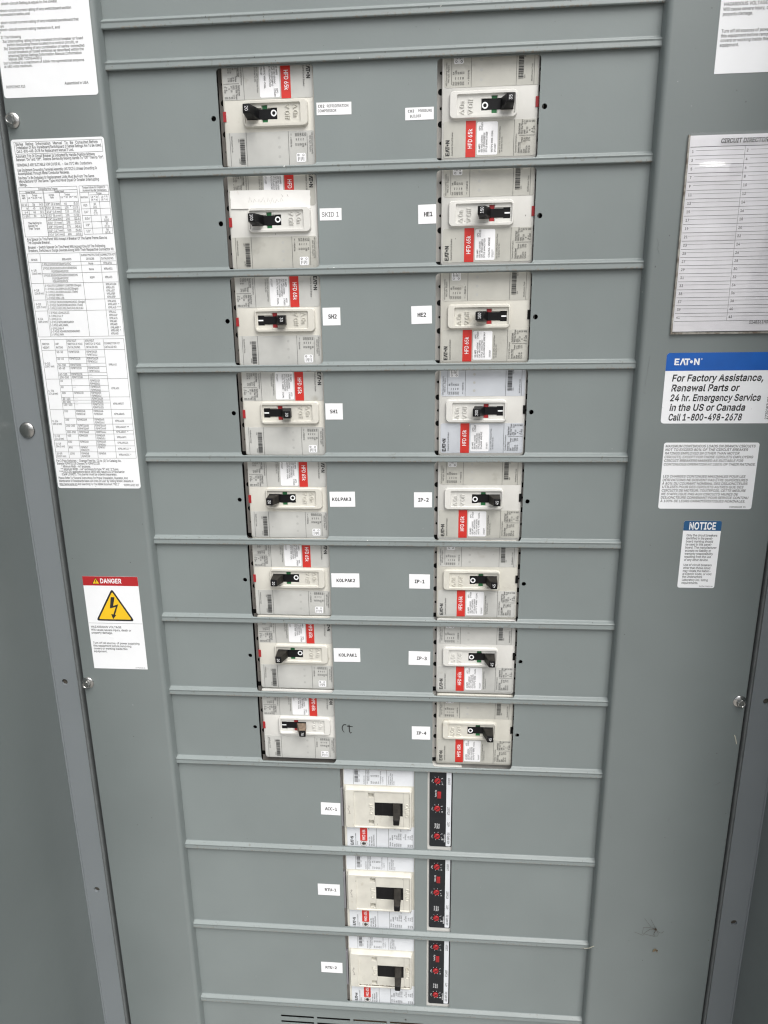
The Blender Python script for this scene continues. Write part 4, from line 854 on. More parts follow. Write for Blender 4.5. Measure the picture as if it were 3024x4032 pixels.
for i, (cs, row, x, z, on, txt, pm, nm, lines, date, btn, hm, label) in enumerate(BR):
    t = thing('circuit_breaker', label, 'circuit breaker', (x, 0, z), 'circuit breakers in the two columns', 0.0 if cs > 0 else math.pi)
    cached(('body', pm), lambda: body_mb(pm), 'body', t)
    bm_ = 'base' if cs < 0 else 'base_lit'  # shaded tone on the left, lit tone on the right
    bl_ = 66.0 if row == 7 else 53.3
    cached(('base', bm_, bl_, cs), lambda: base_mb(bm_, *((-bl_, 51.0) if cs > 0 else (-51.0, bl_))), 'base', t)
    esc = cached(('esc', pm), lambda: escutcheon_mb(pm), 'handle_bezel', t)
    cached(('slider', on), lambda: slider_mb(on), 'slide_plate', esc)
    ik = 'redtab' if on else 'green'
    cached(('ind', ik), lambda: indicator_mb(ik), 'indicator', esc)
    cached(('handle', on, txt, hm), lambda: handle_mb(on, txt, hm), 'toggle_handle', t)
    n1 = cached(('low', nm), lambda: lower_np_mb(nm), 'nameplate', t)
    cached(('rating', lines, date), lambda: rating_mb(lines, date), 'rating_label', n1)
    cached(('up', nm), lambda: upper_np_mb(nm), 'nameplate', t)
    cached(('btn', btn), lambda: button_mb(btn), 'trip_button', t)


# ------------------------------------------------------------ the three big breakers at the bottom
def big_body():
    b = MB()
    b.loops([(rrect(-49.2, -71, 60, 66, 1.2), 70), (rrect(-49.2, -71, 60, 66, 1.2), 5.2), (rrect(-48.5, -70.3, 60, 65, 1.0), 4.4)], 'plastic_old', True)
    b.box(-56, 10, -71, -49.4, 60, 66, 'base')
    b.box(-52.9, 3.2, -34, -50.2, 12, 26, 'greyplastic')
    return b


def big_bezel(worn=False):
    b = MB(); n = 6
    o3, o2, o1 = rrect(-47.0, -31.4, 45.2, 31.4, 3.4, n), rrect(-46.4, -30.8, 44.6, 30.8, 3.2, n), rrect(-45.4, -29.8, 43.6, 29.8, 2.6, n)
    i1, i2 = rrect(-34.2, -28.3, 42.2, 28.3, 1.8, n), rrect(-33.7, -27.8, 41.7, 27.8, 1.5, n)
    b.loops([(o3, 4.6), (o2, -1.6), (o1, -2.9), (i1, -3.0), (i2, -1.7)], 'plastic_old')
    slot = rrect(-5.9, -10.7, 32.7, 10.7, .4, 2)
    w1, w2 = rrect(-14.2, 18.0, -6.8, 25.4, .4, 2), rrect(-14.2, -25.0, -6.8, -17.6, .4, 2)
    b.sheet(i2, [slot, w1, w2], -1.7, 'plastic_old', rim=6.0)
    # panel lines either side of the slot
    for x in (-6.2, 33.2):
        b.quad(x, 11.0, x + .35, 27.6, -1.76, 'base'); b.quad(x, -27.6, x + .35, -11.0, -1.76, 'base')
    b.quad(33.2, -11.0, 33.55, 11.0, -1.76, 'base')
    # indicator wells: dark window above, sloped floor below
    for z0 in (18.0, -25.0):
        b.quad(-14.2, z0, -6.8, z0 + 7.4, 4.1, 'plastic_old')
        b.quad(-11.2, z0 + 3.4, -6.8, z0 + 7.4, 3.9, 'dark')
    b.quad(-10.8, 22.6, -7.2, 24.6, 3.8, 'green')
    # raised legend
    for tx, xb, z0, L in (('On/I', -7.6, -8.5, 17.0), ('Off/O', 41.0, -11.5, 21.5)):
        b.text(xb, z0, tx, 5.2, -2.6, 'plastic_old', x1=xb + L, rot=90, ext=.95)
    if worn:                                           # rusty grime along the lower edge
        q_ = random.Random(8); x = -33.0
        while x < 41:
            w_ = q_.uniform(1.0, 3.0); b.quad(x, -27.7, min(41.6, x + w_), -27.7 + q_.uniform(.5, 1.9), -1.78, 'rust'); x += w_
    # switch symbol scratched on the rim
    for P in ([(-40.0, -7.2), (-40.2, -4.2)], [(-40.2, -4.2), (-42.6, 1.2)], [(-40.8, 1.0), (-40.8, 5.6)], [(-42.2, 3.0), (-39.2, 3.4)], [(-42.0, -7.0), (-39.0, -7.6)]):
        b.tube([(a, -3.0, c) for a, c in P], .35, 'base', 5)
    return b


def big_handle():
    b = MB()
    b.box(-5.8, -.9, -10.6, 32.6, 8, 10.6, 'black')
    b.quad(5.2, -10.5, 5.45, 10.5, -.95, 'dusty')
    b.quad(18.2, -10.5, 18.45, 10.5, -.95, 'dusty')
    a, c, d = rrect(19.2, -7.5, 29.8, 9.6, .8, 3), rrect(20.2, -5.6, 29.4, 6.2, .9, 3), rrect(21.0, -4.2, 29.2, 4.2, .9, 3)
    b.loops([(a, 5), (a, -1.5), (c, -12), (d, -26.6), (rrect(21.6, -3.6, 28.6, 3.6, .7, 3), -27.6)], 'black', True)
    kd = b.mi('dusty'); n_ = len(a)  # lighter flanks: light falling on the lever put into its colour
    for i in range(len(b.m) - 1 - 4 * n_, len(b.m) - 1 - n_): b.m[i] = kd
    return b


def big_upper():
    b = MB()
    b.loops([([(-47.8, 33.7), (47.8, 33.7), (47.8, 62.5), (-47.8, 62.5)], 4.6), ([(-47.8, 33.7), (47.8, 33.7), (47.8, 62.5), (-47.8, 62.5)], 4.1)], 'np_white', True)
    y = 3.98
    t = lambda x, z0, z1, s, h=1.8, m_='greyink', bold=False: b.text(x, z0, s, h, y, m_, x1=x + (z1 - z0), rot=90, bold=bold)
    for x in (-34.9, -18.2, 10.7): b.quad(x, 33.8, x + .35, 62, y, 'ink')
    r2 = random.Random(5); z = 37.5
    while z < 61:
        wd = r2.choice((.4, .4, .7, 1.0)); b.quad(-33.2, z, -28.2, z + wd, y, 'ink'); z += wd + r2.choice((.4, .45, .8))
    t(-26.2, 38, 43, 'WC', 1.5); t(-26.2, 46, 50, '40X', 1.5); t(-26.2, 54, 58, '65A', 1.5)
    t(-19.4, 35, 48, 'Modification Code', 1.7)
    t(-15.0, 35, 58, 'HKD Interrupting Capacity', 1.8); t(-12.8, 40, 57, 'RMS Sym. Ampere', 1.8)
    for x, a, c in ((-9.6, 'Volt', 'kA'), (-7.0, '240~', '100'), (-4.4, '480~', '65'), (-2.2, '600~', '35'), (.2, '250=', '22')):
        t(x, 35.5, 40, a, 1.6, 'greyink', True); t(x, 46, 49.5, c, 1.6, 'greyink', True)
    t(3.2, 35, 56, '*Thermal Magnetic Trip Only', 1.5); t(6.2, 35, 47, '~ = 50/60 Hz', 1.5)
    for x, s, L in ((14.2, 'Suitable For Use On', 14), (16.6, 'Single Phase AC Using', 18), (19.0, 'Use (2) Outside Poles', 17), (21.4, 'For DC.', 6)): t(x, 35 if x < 15 else 35, 35 + L, s, 1.7)
    return b


def big_lower():
    b = MB()
    b.loops([([(-45.5, -69.5), (48.6, -69.5), (48.6, -32), (-45.5, -32)], 4.6), ([(-45.5, -69.5), (48.6, -69.5), (48.6, -32), (-45.5, -32)], 4.1)], 'np_white', True)
    y = 3.94
    t = lambda x, z0, z1, s, h=1.8, m_='greyink', bold=False: b.text(x, z0, s, h, y, m_, x1=x + (z1 - z0), rot=90, bold=bold)
    logo(b, -36.6, -64.2, 4.4, y, 'ink', 14.2, 90)
    t(-33.0, -64, -44.5, 'Industrial Circuit Breaker', 1.7); t(-30.6, -64, -58, 'Frame', 1.6)
    b.quad(-27.4, -57.0, -17.2, -31.8, 4.0, 'red')
    b.text(-20.2, -55.4, 'HKD 65k', 4.2, 3.9, 'whiteink', x1=-20.2 + 17.0, rot=90, bold=True)
    b.poly(circ(-22.4, -61.4, 5.0, 28), 4.02, 'base'); b.sheet(circ(-22.4, -61.4, 4.2, 28), [circ(-22.4, -61.4, 3.4, 28)], 3.96, 'whiteink')
    b.quad(-23.0, -64.4, -21.8, -58.4, 3.92, 'ink'); b.quad(-25.2, -62.0, -19.6, -60.8, 3.92, 'ink')
    t(-13.6, -65.0, -50, '400 A max. (In)', 1.8, 'ink', True); t(-10.4, -65.0, -49, 'Cat. HKD3400F', 1.8, 'ink', True); t(-7.4, -65.0, -46, 'Style 1492D63G01', 1.8, 'ink', True); t(-14.2, -38, -32, '3 POLES', 1.7, 'greyink', True)
    for x in (-4.6, 12.3): b.quad(x, -69, x + .35, -32, y, 'ink')
    for x, ss in ((15.4, (('Terminal', -64, -57.5), ('Wire', -54, -50))), (18.6, (('Cat. No.', -64, -58), ('AWG/MCM', -54, -46))), (22.0, (('T300K', -64.5, -60), ('3-350', -51.5, -45), ('31.5', -37, -33.5))), (24.8, (('TA300K', -64.5, -59), ('250-500', -53, -46))), (27.5, (('TA350K', -64.5, -59), ('2/0-250(2)', -53.5, -42.5))), (30.2, (('T350K', -64.5, -59.5), ('3/0-250(2)', -53.5, -42.5), ('275', -39.5, -36))),
                  (34.4, (('or', -50, -48),)), (36.8, (('2/0-500(1)', -53, -43),)), (40.6, (('T400K', -65, -60), ('3-350', -51.5, -46), ('9.5', -38, -35.4))), (43.4, (('TA401K', -65, -60), ('250-500', -52, -46), ('15', -38, -36))), (46.0, (('TA402K', -65, -60), ('2/0-250(2)', -53, -44)))):
        for s, z0, z1 in ss: t(x, z0, z1, s, 1.7, 'greyink', True)
    return b


def trip_unit_mb(top):
    b = MB()                                           # local z measured from the row's upper seam
    b.loops([(rrect(51, -132, 103, 4, .6, 2), 60), (rrect(51, -132, 103, 4, .6, 2), 4.4)], 'plastic_clean', True)
    P = rrect(60.4, -121.6, 91.0, 3, (2.4, 2.4, .5, .5), 4)
    b.loops([(P, 4.5), (P, 2.6)], 'panelblack', True)
    b.loops([(rrect(82.9, -120.6, 89.6, top, (.6, 1.6, .8, .4), 3), 2.65), (rrect(82.9, -120.6, 89.6, top, (.6, 1.6, .8, .4), 3), 2.5)], 'np_white', True)
    y = 2.42
    t = lambda x, z0, z1, s, h=1.7, m_='whiteink', bold=True: b.text(x, z0, s, h, y, m_, x1=x + (z1 - z0), rot=90, bold=bold)
    t(88.0, -116.5, -98, '400 AMPS (In)', 3.4, 'ink'); t(88.0, -88.5, -81.5, '40°C', 3.2, 'ink'); t(88.0, -70, -57.5, 'KT3400T', 3.4, 'ink'); t(88.0, -22.5, -11.5, '220309', 3.2, 'ink')
    t(69.8, -41.5, -31.2, 'Push to Trip', 2.2)
    t(69.0, -92, -84, 'Thermal'); t(71.6, -92.5, -84, 'Magnetic'); t(74.2, -92.5, -84.5, 'Trip Unit')
    t(79.6, -111, -108.5, 'In', 1.8); t(82.0, -114, -101.5, 'Multiples of In', 1.7)
    for kz in (-16.6, -60.0, -104.6):
        for a in range(30, 360, 45):
            c, s = math.cos(R(a)), math.sin(R(a))
            b.poly([(70.7 + 5.5 * c - .18 * s, kz + 5.5 * s + .18 * c), (70.7 + 5.5 * c + .18 * s, kz + 5.5 * s - .18 * c), (70.7 + 7.0 * c + .18 * s, kz + 7.0 * s - .18 * c), (70.7 + 7.0 * c - .18 * s, kz + 7.0 * s + .18 * c)], y, 'whiteink')
        for dx, dz, s in ((-6.0, 5.4 - 7.5, '7.5'), (7.6, 3.6, '5'), (7.6, -6.2, '10')):
            b.text(70.7 + dx, kz + dz - .3, s, 1.7, y, 'whiteink', rot=90, bold=True, sx=.8)
    return b


def knob_mb():
    b = MB(); c = lambda r: circ(0, 0, r, 32)
    b.loops([(c(4.1), 3), (c(4.1), 1.4), (c(3.7), .9)], 'knobred', True)
    a = R(38); u = (math.cos(a), math.sin(a)); n_ = (-u[1], u[0])
    b.poly([(u[0] * 3.7 + n_[0] * .5, u[1] * 3.7 + n_[1] * .5), (u[0] * 3.7 - n_[0] * .5, u[1] * 3.7 - n_[1] * .5), (-u[0] * 3.7 - n_[0] * .5, -u[1] * 3.7 - n_[1] * .5), (-u[0] * 3.7 + n_[0] * .5, -u[1] * 3.7 + n_[1] * .5)], .82, 'panelblack')
    return b


def push_mb():
    b = MB(); b.loops([(rrect(-2.5, -5.2, 2.5, 5.2, .3, 2), 3), (rrect(-2.5, -5.2, 2.5, 5.2, .3, 2), 1.9), (rrect(-2.2, -4.9, 2.2, 4.9, .3, 2), 1.7)], 'knobred', True); return b


M['greyplastic'] = mat('grey slide', (0.24, 0.24, 0.26), 0.4, var=0.06)
for k in range(3):
    zt = SEAM[9 + k]
    zc = (-900.2, -1039.4, -1178.6)[k]
    t = thing('large_circuit_breaker', 'large cream circuit breaker with black lever and black dial strip, beside the %s sticker' % BIG[k], 'circuit breaker', (-8.7, 0, zc), 'large breakers at the bottom of the panel')
    cached('bigbody', big_body, 'body', t)
    cached(('bigbezel', k == 2), lambda: big_bezel(k == 2), 'handle_bezel', t)
    cached('biglever', big_handle, 'lever', t)
    cached('bigup', big_upper, 'nameplate', t)
    cached('biglow', big_lower, 'nameplate', t)
    tu = cached(('trip', k), lambda: trip_unit_mb((3, -1.6, -3.2)[k]), 'trip_unit', t)
    tu.location = (8.7e-3, 0, (zt - zc) * .001)
    for kz in (-16.6, -60.0, -104.6):
        kn = cached('knob', knob_mb, 'knob', tu); kn.location = (70.7e-3, 0, kz * .001); kn.rotation_euler = (0, R((k * 37 + kz * 3) % 17 - 8), 0)
    pb = cached('push', push_mb, 'push_button', tu); pb.location = (73.3e-3, 0, -38.6e-3)


# ------------------------------------------------------------ small white circuit stickers on the plates
def strip_label(cx, cz, w_, h_, lines, label, ang=0.0):
    b = MB()
    P = [(-w_ / 2, -h_ / 2), (w_ / 2, -h_ / 2), (w_ / 2, h_ / 2), (-w_ / 2, h_ / 2)]
    b.loops([(P, 0), (P, -.18)], 'paper', True)
    for (tx, x, z, h, kw) in lines: b.text(x, z, tx, h, -.26, 'ink', **kw)
    o = b.build('circuit_label', loc=(cx, 1.46, cz), smooth=0); o.rotation_euler = (0, R(ang), 0)
    return tag(o, label, 'label', 'white circuit stickers beside the breakers')


mono = lambda p=.92: dict(mono=p, bold=2)
strip_label(-44.6, -43.2, 37.0, 11.8, [('CO2', -17.2, 1.2, 2.5, mono(1.0)), ('REFRIGERATION', -7.6, 1.2, 2.5, dict(bold=True, x1=15.6)), ('COMPRESSOR', -17.2, -3.2, 2.5, dict(bold=True, x1=2.6))], 'white sticker reading CO2 REFRIGERATION COMPRESSOR', .5)
strip_label(-51.4, -146.1, 24.0, 12.2, [('SKID 1', -10.0, -2.4, 4.6, dict(x1=9.4))], 'white sticker reading SKID 1 in large plain letters', .2)
strip_label(45.3, -51.0, 29.8, 11.7, [('CO2', -12.4, 1.4, 2.4, mono(1.0)), ('PRESSURE', -1.6, 1.4, 2.4, dict(bold=True, x1=13.2)), ('BUILDER', -10.0, -3.4, 2.4, dict(bold=True, x1=1.8))], 'white sticker reading CO2 PRESSURE BUILDER', -.2)


def simple(x0, z0, x1, z1, txt, tx, h, label, ang=0.0, L=None):
    cx, cz = (x0 + x1) / 2, (z0 + z1) / 2
    p = (L / len(txt)) / h
    strip_label(cx, cz, x1 - x0, z0 - z1, [(txt, tx - cx, -h / 2, h, dict(mono=p, bold=2, sx=.96))], label, ang)


simple(44.1, -138.9, 63.5, -158.1, 'HE1', 50.2, 4.2, 'white sticker reading HE1', -.8, 9.6)
simple(36.5, -243.2, 59.5, -262.4, 'HE2', 43.4, 4.2, 'white sticker reading HE2', -1.0, 9.8)
simple(-63.9, -243.5, -43.7, -262.8, 'SH2', -57.6, 4.2, 'white sticker reading SH2', -.2, 10.0)
simple(-64.4, -350.6, -44.0, -369.4, 'SH1', -59.2, 3.9, 'white sticker reading SH1', .1, 9.6)
simple(-62.8, -456.4, -31.8, -475.1, 'KOLPAK3', -59.8, 3.9, 'long white sticker right of the fifth left breaker, lettering ending in 3', -.6, 23.6)
simple(-64.0, -560.8, -28.8, -579.3, 'KOLPAK2', -57.6, 4.0, 'long white sticker right of the sixth left breaker, lettering ending in 2', -.5, 23.8)
simple(-64.1, -662.7, -29.9, -681.7, 'KOLPAK1', -57.8, 4.0, 'long white sticker right of the seventh left breaker, lettering ending in 1', -.8, 24.0)
simple(39.4, -456.6, 61.0, -475.2, 'IP-2', 44.0, 4.2, 'white sticker reading IP-2', -.2, 13.2)
simple(33.4, -560.6, 59.1, -579.4, 'IP-1', 39.9, 4.2, 'white sticker reading IP-1', .3, 12.8)
simple(32.4, -664.7, 60.0, -683.8, 'IP-3', 42.6, 4.2, 'white sticker reading IP-3', .6, 13.2)
simple(36.4, -772.7, 60.6, -792.0, 'IP-4', 42.5, 4.2, 'white sticker reading IP-4', -.3, 13.0)
simple(-89.3, -895.3, -62.3, -914.8, 'ACC-1', -83.4, 4.3, 'white sticker reading ACC-1', 1.2, 16.8)
simple(-98.5, -1031.0, -66.8, -1050.1, 'RTU-1', -88.3, 4.3, 'white sticker reading RTU-1', .2, 16.6)
simple(-98.7, -1170.9, -66.9, -1189.9, 'RTU-2', -92.2, 4.4, 'white sticker reading RTU-2', .2, 17.0)

# tape across the second left breaker
b = MB()
P = [(-44.6, -9.6), (44.6, -9.6), (44.4, -2), (44.9, 1.5), (44.2, 4), (44.6, 8.6), (0, 9.4), (-44.4, 9.0), (-44.9, 3), (-44.3, 0)]
b.loops([(P, 0), (P, -.2)], 'tape', True)
rr = random.Random(11)
for x in range(-24, 12, 5):
    b.tube([(x + rr.uniform(-1, 1), -.2, -3.4 + rr.uniform(-1, 1)), (x + 1.5, -.2, 1.0 + rr.uniform(-1.5, 1.5)), (x + 3.4, -.2, -2.6 + rr.uniform(-1.5, 1.5))], .16, 'base', 4)
for x in (13, 19): b.tube([(x, -.2, 4.6), (x + 1.2, -.2, 2.2)], .2, 'base', 4)
tp = b.build('tape_strip', loc=(-118.4, 5.25, -128.4), smooth=0)
tp.rotation_euler = (0, R(.9), 0)
tag(tp, 'strip of white tape with worn faint handwriting stuck across a breaker', 'tape')


# ------------------------------------------------------------ stickers and notices on the stiles
class Sticker:
    """a vinyl sheet given by its real corners on the stile (mm); writing is placed in the same measure"""
    def __init__(s, name, x0, z0, x1, z1, r, mt, label, cat, group='printed notices on the trim stiles', y=YS):
        s.b = MB(); s.ox, s.oz = (x0 + x1) / 2, (z0 + z1) / 2; s.y = y; s.name = name
        s.meta = (label, cat, group)
        P = rrect(x0 - s.ox, z1 - s.oz, x1 - s.ox, z0 - s.oz, r, 5)
        s.b.loops([(P, 0), (P, -.2)], mt, True)

    def t(s, x0, z, x1, tx, h, mt='ink', **k): k.setdefault('bold', 1); h = h * 1.12 if h < 2.45 else h; s.b.text(x0 - s.ox, z - s.oz, tx, h, k.pop('y', -.32), mt, x1=(None if x1 is None else x1 - s.ox), **k)
    def q(s, x0, z0, x1, z1, mt='ink', y=-.28): s.b.quad(min(x0, x1) - s.ox, min(z0, z1) - s.oz, max(x0, x1) - s.ox, max(z0, z1) - s.oz, y, mt)
    def p(s, pts, mt, y=-.28): s.b.poly([(a - s.ox, c - s.oz) for a, c in pts], y, mt)
    def h(s, x0, x1, z, w=.3, mt='greyink'): s.q(x0, z - w / 2, x1, z + w / 2, mt)
    def v(s, x, z0, z1, w=.3, mt='greyink'): s.q(x - w / 2, z0, x + w / 2, z1, mt)
    def done(s): return tag(s.b.build(s.name, loc=(s.ox, s.y, s.oz), smooth=0), *s.meta)


# top left rating notice
A = Sticker('notice_sticker', -395.2, 150, -291.6, -26.0, 3, 'vinyl', 'white printed notice cut off at the upper left, ending with Assembled in USA', 'notice')
for x0, z, x1, tx in ((-384.7, 59.0, -325.2, 'short-circuit Rating is equal to the lowest'), (-387.0, 52.8, -310.7, 'short-circuit current rating of any switchboard section'), (-387.6, 49.3, -355.6, 'connected in series, and'),
                      (-388.1, 42.1, -304.2, 'short-circuit current rating of any installed panelboard that'), (-389.0, 39.0, -385.2, 'are'), (-389.8, 35.8, -325.2, 'short-circuit current rating marked on it, and'), (-390.3, 29.0, -368.3, '3) The following'),
                      (-388.9, 25.2, -301.6, '3a) Interrupting rating of any installed circuit breaker or fused'), (-384.7, 21.9, -307.3, 'switch (excluding those located in a control circuit), or'), (-388.7, 18.5, -301.1, '3b) Interrupting rating of any combination of series-connected'),
                      (-384.4, 15.2, -302.2, 'circuit breakers or fused switches as described within the'), (-384.6, 11.9, -304.9, 'attached Series Ratings Information Manual (Information'), (-384.9, 8.8, -348.4, 'Manual (IM) TC09644H01)'),
                      (-390.8, 5.4, -303.0, 'but is limited to a maximum of 65kA rms symmetrical amperes'), (-390.7, 2.2, -359.8, 'at 480 volts maximum.'), (-391.7, -16.8, -370.4, '000P029H01 R15')):
    A.t(x0, z, x1, tx, 2.2, 'greyink', bold=True)
A.t(-327.1, -15.6, -301.2, 'Assembled in USA', 2.3, 'greyink', bold=True)
A.done()

# the long rating and connector table
Bk = Sticker('rating_table_sticker', -395.0, -65.8, -290.9, -450.3, 3, 'vinyl', 'tall white sticker crowded with small tables on the left stile', 'notice')
TXT = [(-390.2, -71.8, -298.0, 'Series   Rating   Information   Manual   To   Be   Consulted Before'), (-390.1, -75.2, -294.1, 'Installation Of Any Panelboard/Switchboard If Series Ratings Are To Be Used.'), (-389.9, -78.7, -325.5, 'Call 1-800-498-2678 For Replacement Manual If Lost.'),
       (-391.7, -83.6, -302.6, 'Automatic Trip Of Circuit Breaker Is Indicated By Handle Position Midway'), (-391.6, -86.9, -293.1, 'Between "On" and "Off".  Restore Service By Moving Handle To "Off" Then to "On".'), (-391.8, -92.2, -306.5, 'TERMINALS ARE SUITABLE FOR CU OR AL  -  Use 75°C Min. Conductors.'),
       (-391.9, -97.2, -302.0, 'Use Equipment Grounding Terminal Assembly (6572C74) Unless Grounding Is'), (-391.7, -100.6, -333.2, 'Accomplished Through Metal Conductor Raceway.'), (-392.0, -105.0, -306.0, 'Devices To Be Installed Or Replacement Units Must Be From The Same'), (-391.8, -108.4, -301.0, 'Manufacturer Of The Same Type And Have Equal Or Greater Interrupting'), (-391.6, -111.8, -382.9, 'Ratings.'),
       (-391.8, -167.6, -299.2, 'Any Space On This Panel Will Accept A Breaker Of The Same Frame Size As'), (-391.7, -171.1, -364.9, 'The Opposite Breaker.'), (-391.7, -176.0, -302.2, 'Breaker - Switch Spaces On This Panel Will Accept One Of The Following'), (-391.7, -179.5, -292.4, 'Breakers, Switches or Surge Devices Along With Their Respective Connector Kit.'),
       (-392.7, -417.6, -311.4, 'For 2 Pole Switches - Change First No. (3) to (2) In Catalog No.'), (-392.4, -421.0, -338.3, 'Example FDPWT321IR Changed To FDPWT221IR.'), (-387.3, -424.6, -350.6, '* Minimum Width - 44" enclosure.'), (-388.8, -427.9, -316.3, '** Minimum Width - 44" enclosure for type "R" and "J" fuses'), (-390.8, -431.1, -308.9, '***LGC/LGU applications above 480V also require LG 3P line barrier'), (-388.4, -434.3, -318.6, '(Cat# LG3KIT). This barrier must be ordered separately.'),
       (-392.8, -438.8, -305.9, 'Please Refer To "General Instructions For Proper Installation, Operation, And'), (-392.8, -442.5, -299.2, 'Maintenance Of Panelboards Rated 600 Volts Or Less" By Visiting NEMA\'s Website At'), (-392.7, -446.4, -316.9, 'http://www.nema.org And Searching For The NEMA Document "PB1.1"'), (-311.8, -447.4, -292.6, '900P016H01 R27')]
for x0, z, x1, tx in TXT: Bk.t(x0, z, x1, tx, 2.4, 'ink', bold=True)
Bk.h(-391.6, -293.4, -68.3); Bk.h(-391.6, -293.4, -80.1); Bk.v(-391.6, -68.3, -80.1); Bk.v(-293.4, -68.3, -80.1)
Bk.h(-392.6, -371, -447.0)
# table 1
for z in (-113.4, -116.8, -119.4, -128.7, -132.6, -136.5, -140.4, -144.2): Bk.h(-393, -327, z)
for z in (-147.6, -151.6, -155.6, -159.7): Bk.h(-366, -327, z)
Bk.h(-393, -327, -163.7)
Bk.v(-393, -113.4, -163.7); Bk.v(-327, -113.4, -163.7); Bk.v(-384.8, -119.4, -144.2); Bk.v(-366.2, -116.8, -163.7); Bk.v(-365.5, -116.8, -163.7); Bk.v(-347.6, -119.4, -163.7)
Bk.t(-371, -116.2, -349, 'Connecting Wire Torques', 1.9, 'greyink'); Bk.t(-386, -119.0, -375, 'Screw Driver', 1.7, 'greyink'); Bk.t(-353, -119.0, -342, 'Socket Head', 1.7, 'greyink')
Bk.t(-391, -122.3, -387, 'Wire', 1.7, 'greyink'); Bk.t(-391, -124.9, -387, 'AWG', 1.7, 'greyink'); Bk.t(-379, -122.3, -373, 'Torque', 1.7, 'greyink'); Bk.t(-384, -124.9, -368, 'Lb * In (N * m)', 1.7, 'greyink'); Bk.t(-360, -122.3, -354, 'Across', 1.7, 'greyink'); Bk.t(-359, -124.9, -354.6, 'Flats', 1.7, 'greyink'); Bk.t(-342, -122.3, -336, 'Torque', 1.7, 'greyink'); Bk.t(-347, -124.9, -328, 'Lb * In  (N * m)', 1.7, 'greyink')
for z, c in zip((-131.7, -135.6, -139.5, -143.4), (('18-10', '35', '(4.0)'), ('8', '40', '(4.5)'), ('6-4', '45', '(5.1)'), ('2-2/0', '50', '(5.7)'))):
    Bk.t(-386, z, None, c[0], 1.9, 'greyink', align='R', sx=.7); Bk.t(-380, z, None, c[1], 1.9, 'greyink', sx=.75); Bk.t(-367.4, z, None, c[2], 1.9, 'greyink', align='R', sx=.7)
for z, c in zip((-131.7, -135.6, -139.5, -143.4, -147.0, -150.9, -154.9, -158.9, -162.9), (('1/8" (3.2 mm)', '45', '(5.1)'), ('5/32" (3.9 mm)', '100', '(11.3)'), ('3/16" (4.8 mm)', '120', '(13.6)'), ('7/32" (5.6 mm)', '150', '(17.0)'), ('1/4" (6.4 mm)', '200', '(22.6)'), ('5/16" (7.9 mm)', '275', '(31.1)'), ('3/8" (9.5 mm)', '375', '(42.4)'), ('1/2" (12.7 mm)', '500', '(56.5)'), ('9/16" (14.3 mm)', '600', '(67.8)'))):
    Bk.t(-364.8, z, -348.2, c[0], 1.9, 'greyink'); Bk.t(-343.5, z, None, c[1], 1.9, 'greyink', sx=.75); Bk.t(-328, z, None, c[2], 1.9, 'greyink', align='R', sx=.7)
for z, tx, x1 in ((-150.6, '*See Marking On', -372), (-153.4, 'Device For', -377), (-156.2, 'Their Torque', -375)): Bk.t(-388, z, x1, tx, 1.9, 'greyink')
for z in (-113.3, -119.8, -162.4): Bk.h(-324.6, -291.9, z)
Bk.h(-313.9, -291.9, -122.6)
for z in (-129.7, -136.4, -143.2, -149.8, -156.3): Bk.h(-324.6, -291.9, z)
Bk.v(-324.6, -113.3, -162.4); Bk.v(-291.9, -113.3, -162.4); Bk.v(-314.6, -119.8, -162.4); Bk.v(-303.4, -122.6, -162.4)
Bk.t(-321, -116.0, -295, 'Torque Values For Copper Or', 1.9, 'greyink'); Bk.t(-321, -119.0, -294, 'Aluminum Bus Bar Connections', 1.9, 'greyink'); Bk.t(-324, -125.6, -316, 'Bolt Size', 1.8, 'greyink'); Bk.t(-306, -122.1, -300, 'Torque', 1.7, 'greyink'); Bk.t(-312.6, -125.6, -304.6, 'Lb * In', 1.7, 'greyink'); Bk.t(-312.6, -128.4, -304.6, '(N * m)', 1.7, 'greyink'); Bk.t(-301, -125.6, -293.6, 'Lb * Ft', 1.7, 'greyink'); Bk.t(-301, -128.4, -293.6, '(N * m)', 1.7, 'greyink')
for z, a, c1, c2, col in ((-134, '#10', '30', '(3.4)', 0), (-140.7, '1/4"', '68', '(7.7)', 0), (-147.4, '5/16"', '10', '(13.6)', 1), (-154, '3/8"', '20', '(27.1)', 1), (-160.3, '1/2"', '50', '(67.8)', 1)):
    Bk.t(-322, z, None, a, 2.0, 'greyink', sx=.75); xx = -309 if not col else -297.6
    Bk.t(xx, z + 1.2, None, c1, 1.8, 'greyink', align='C', sx=.75); Bk.t(xx, z - 1.6, None, c2, 1.8, 'greyink', align='C', sx=.7)
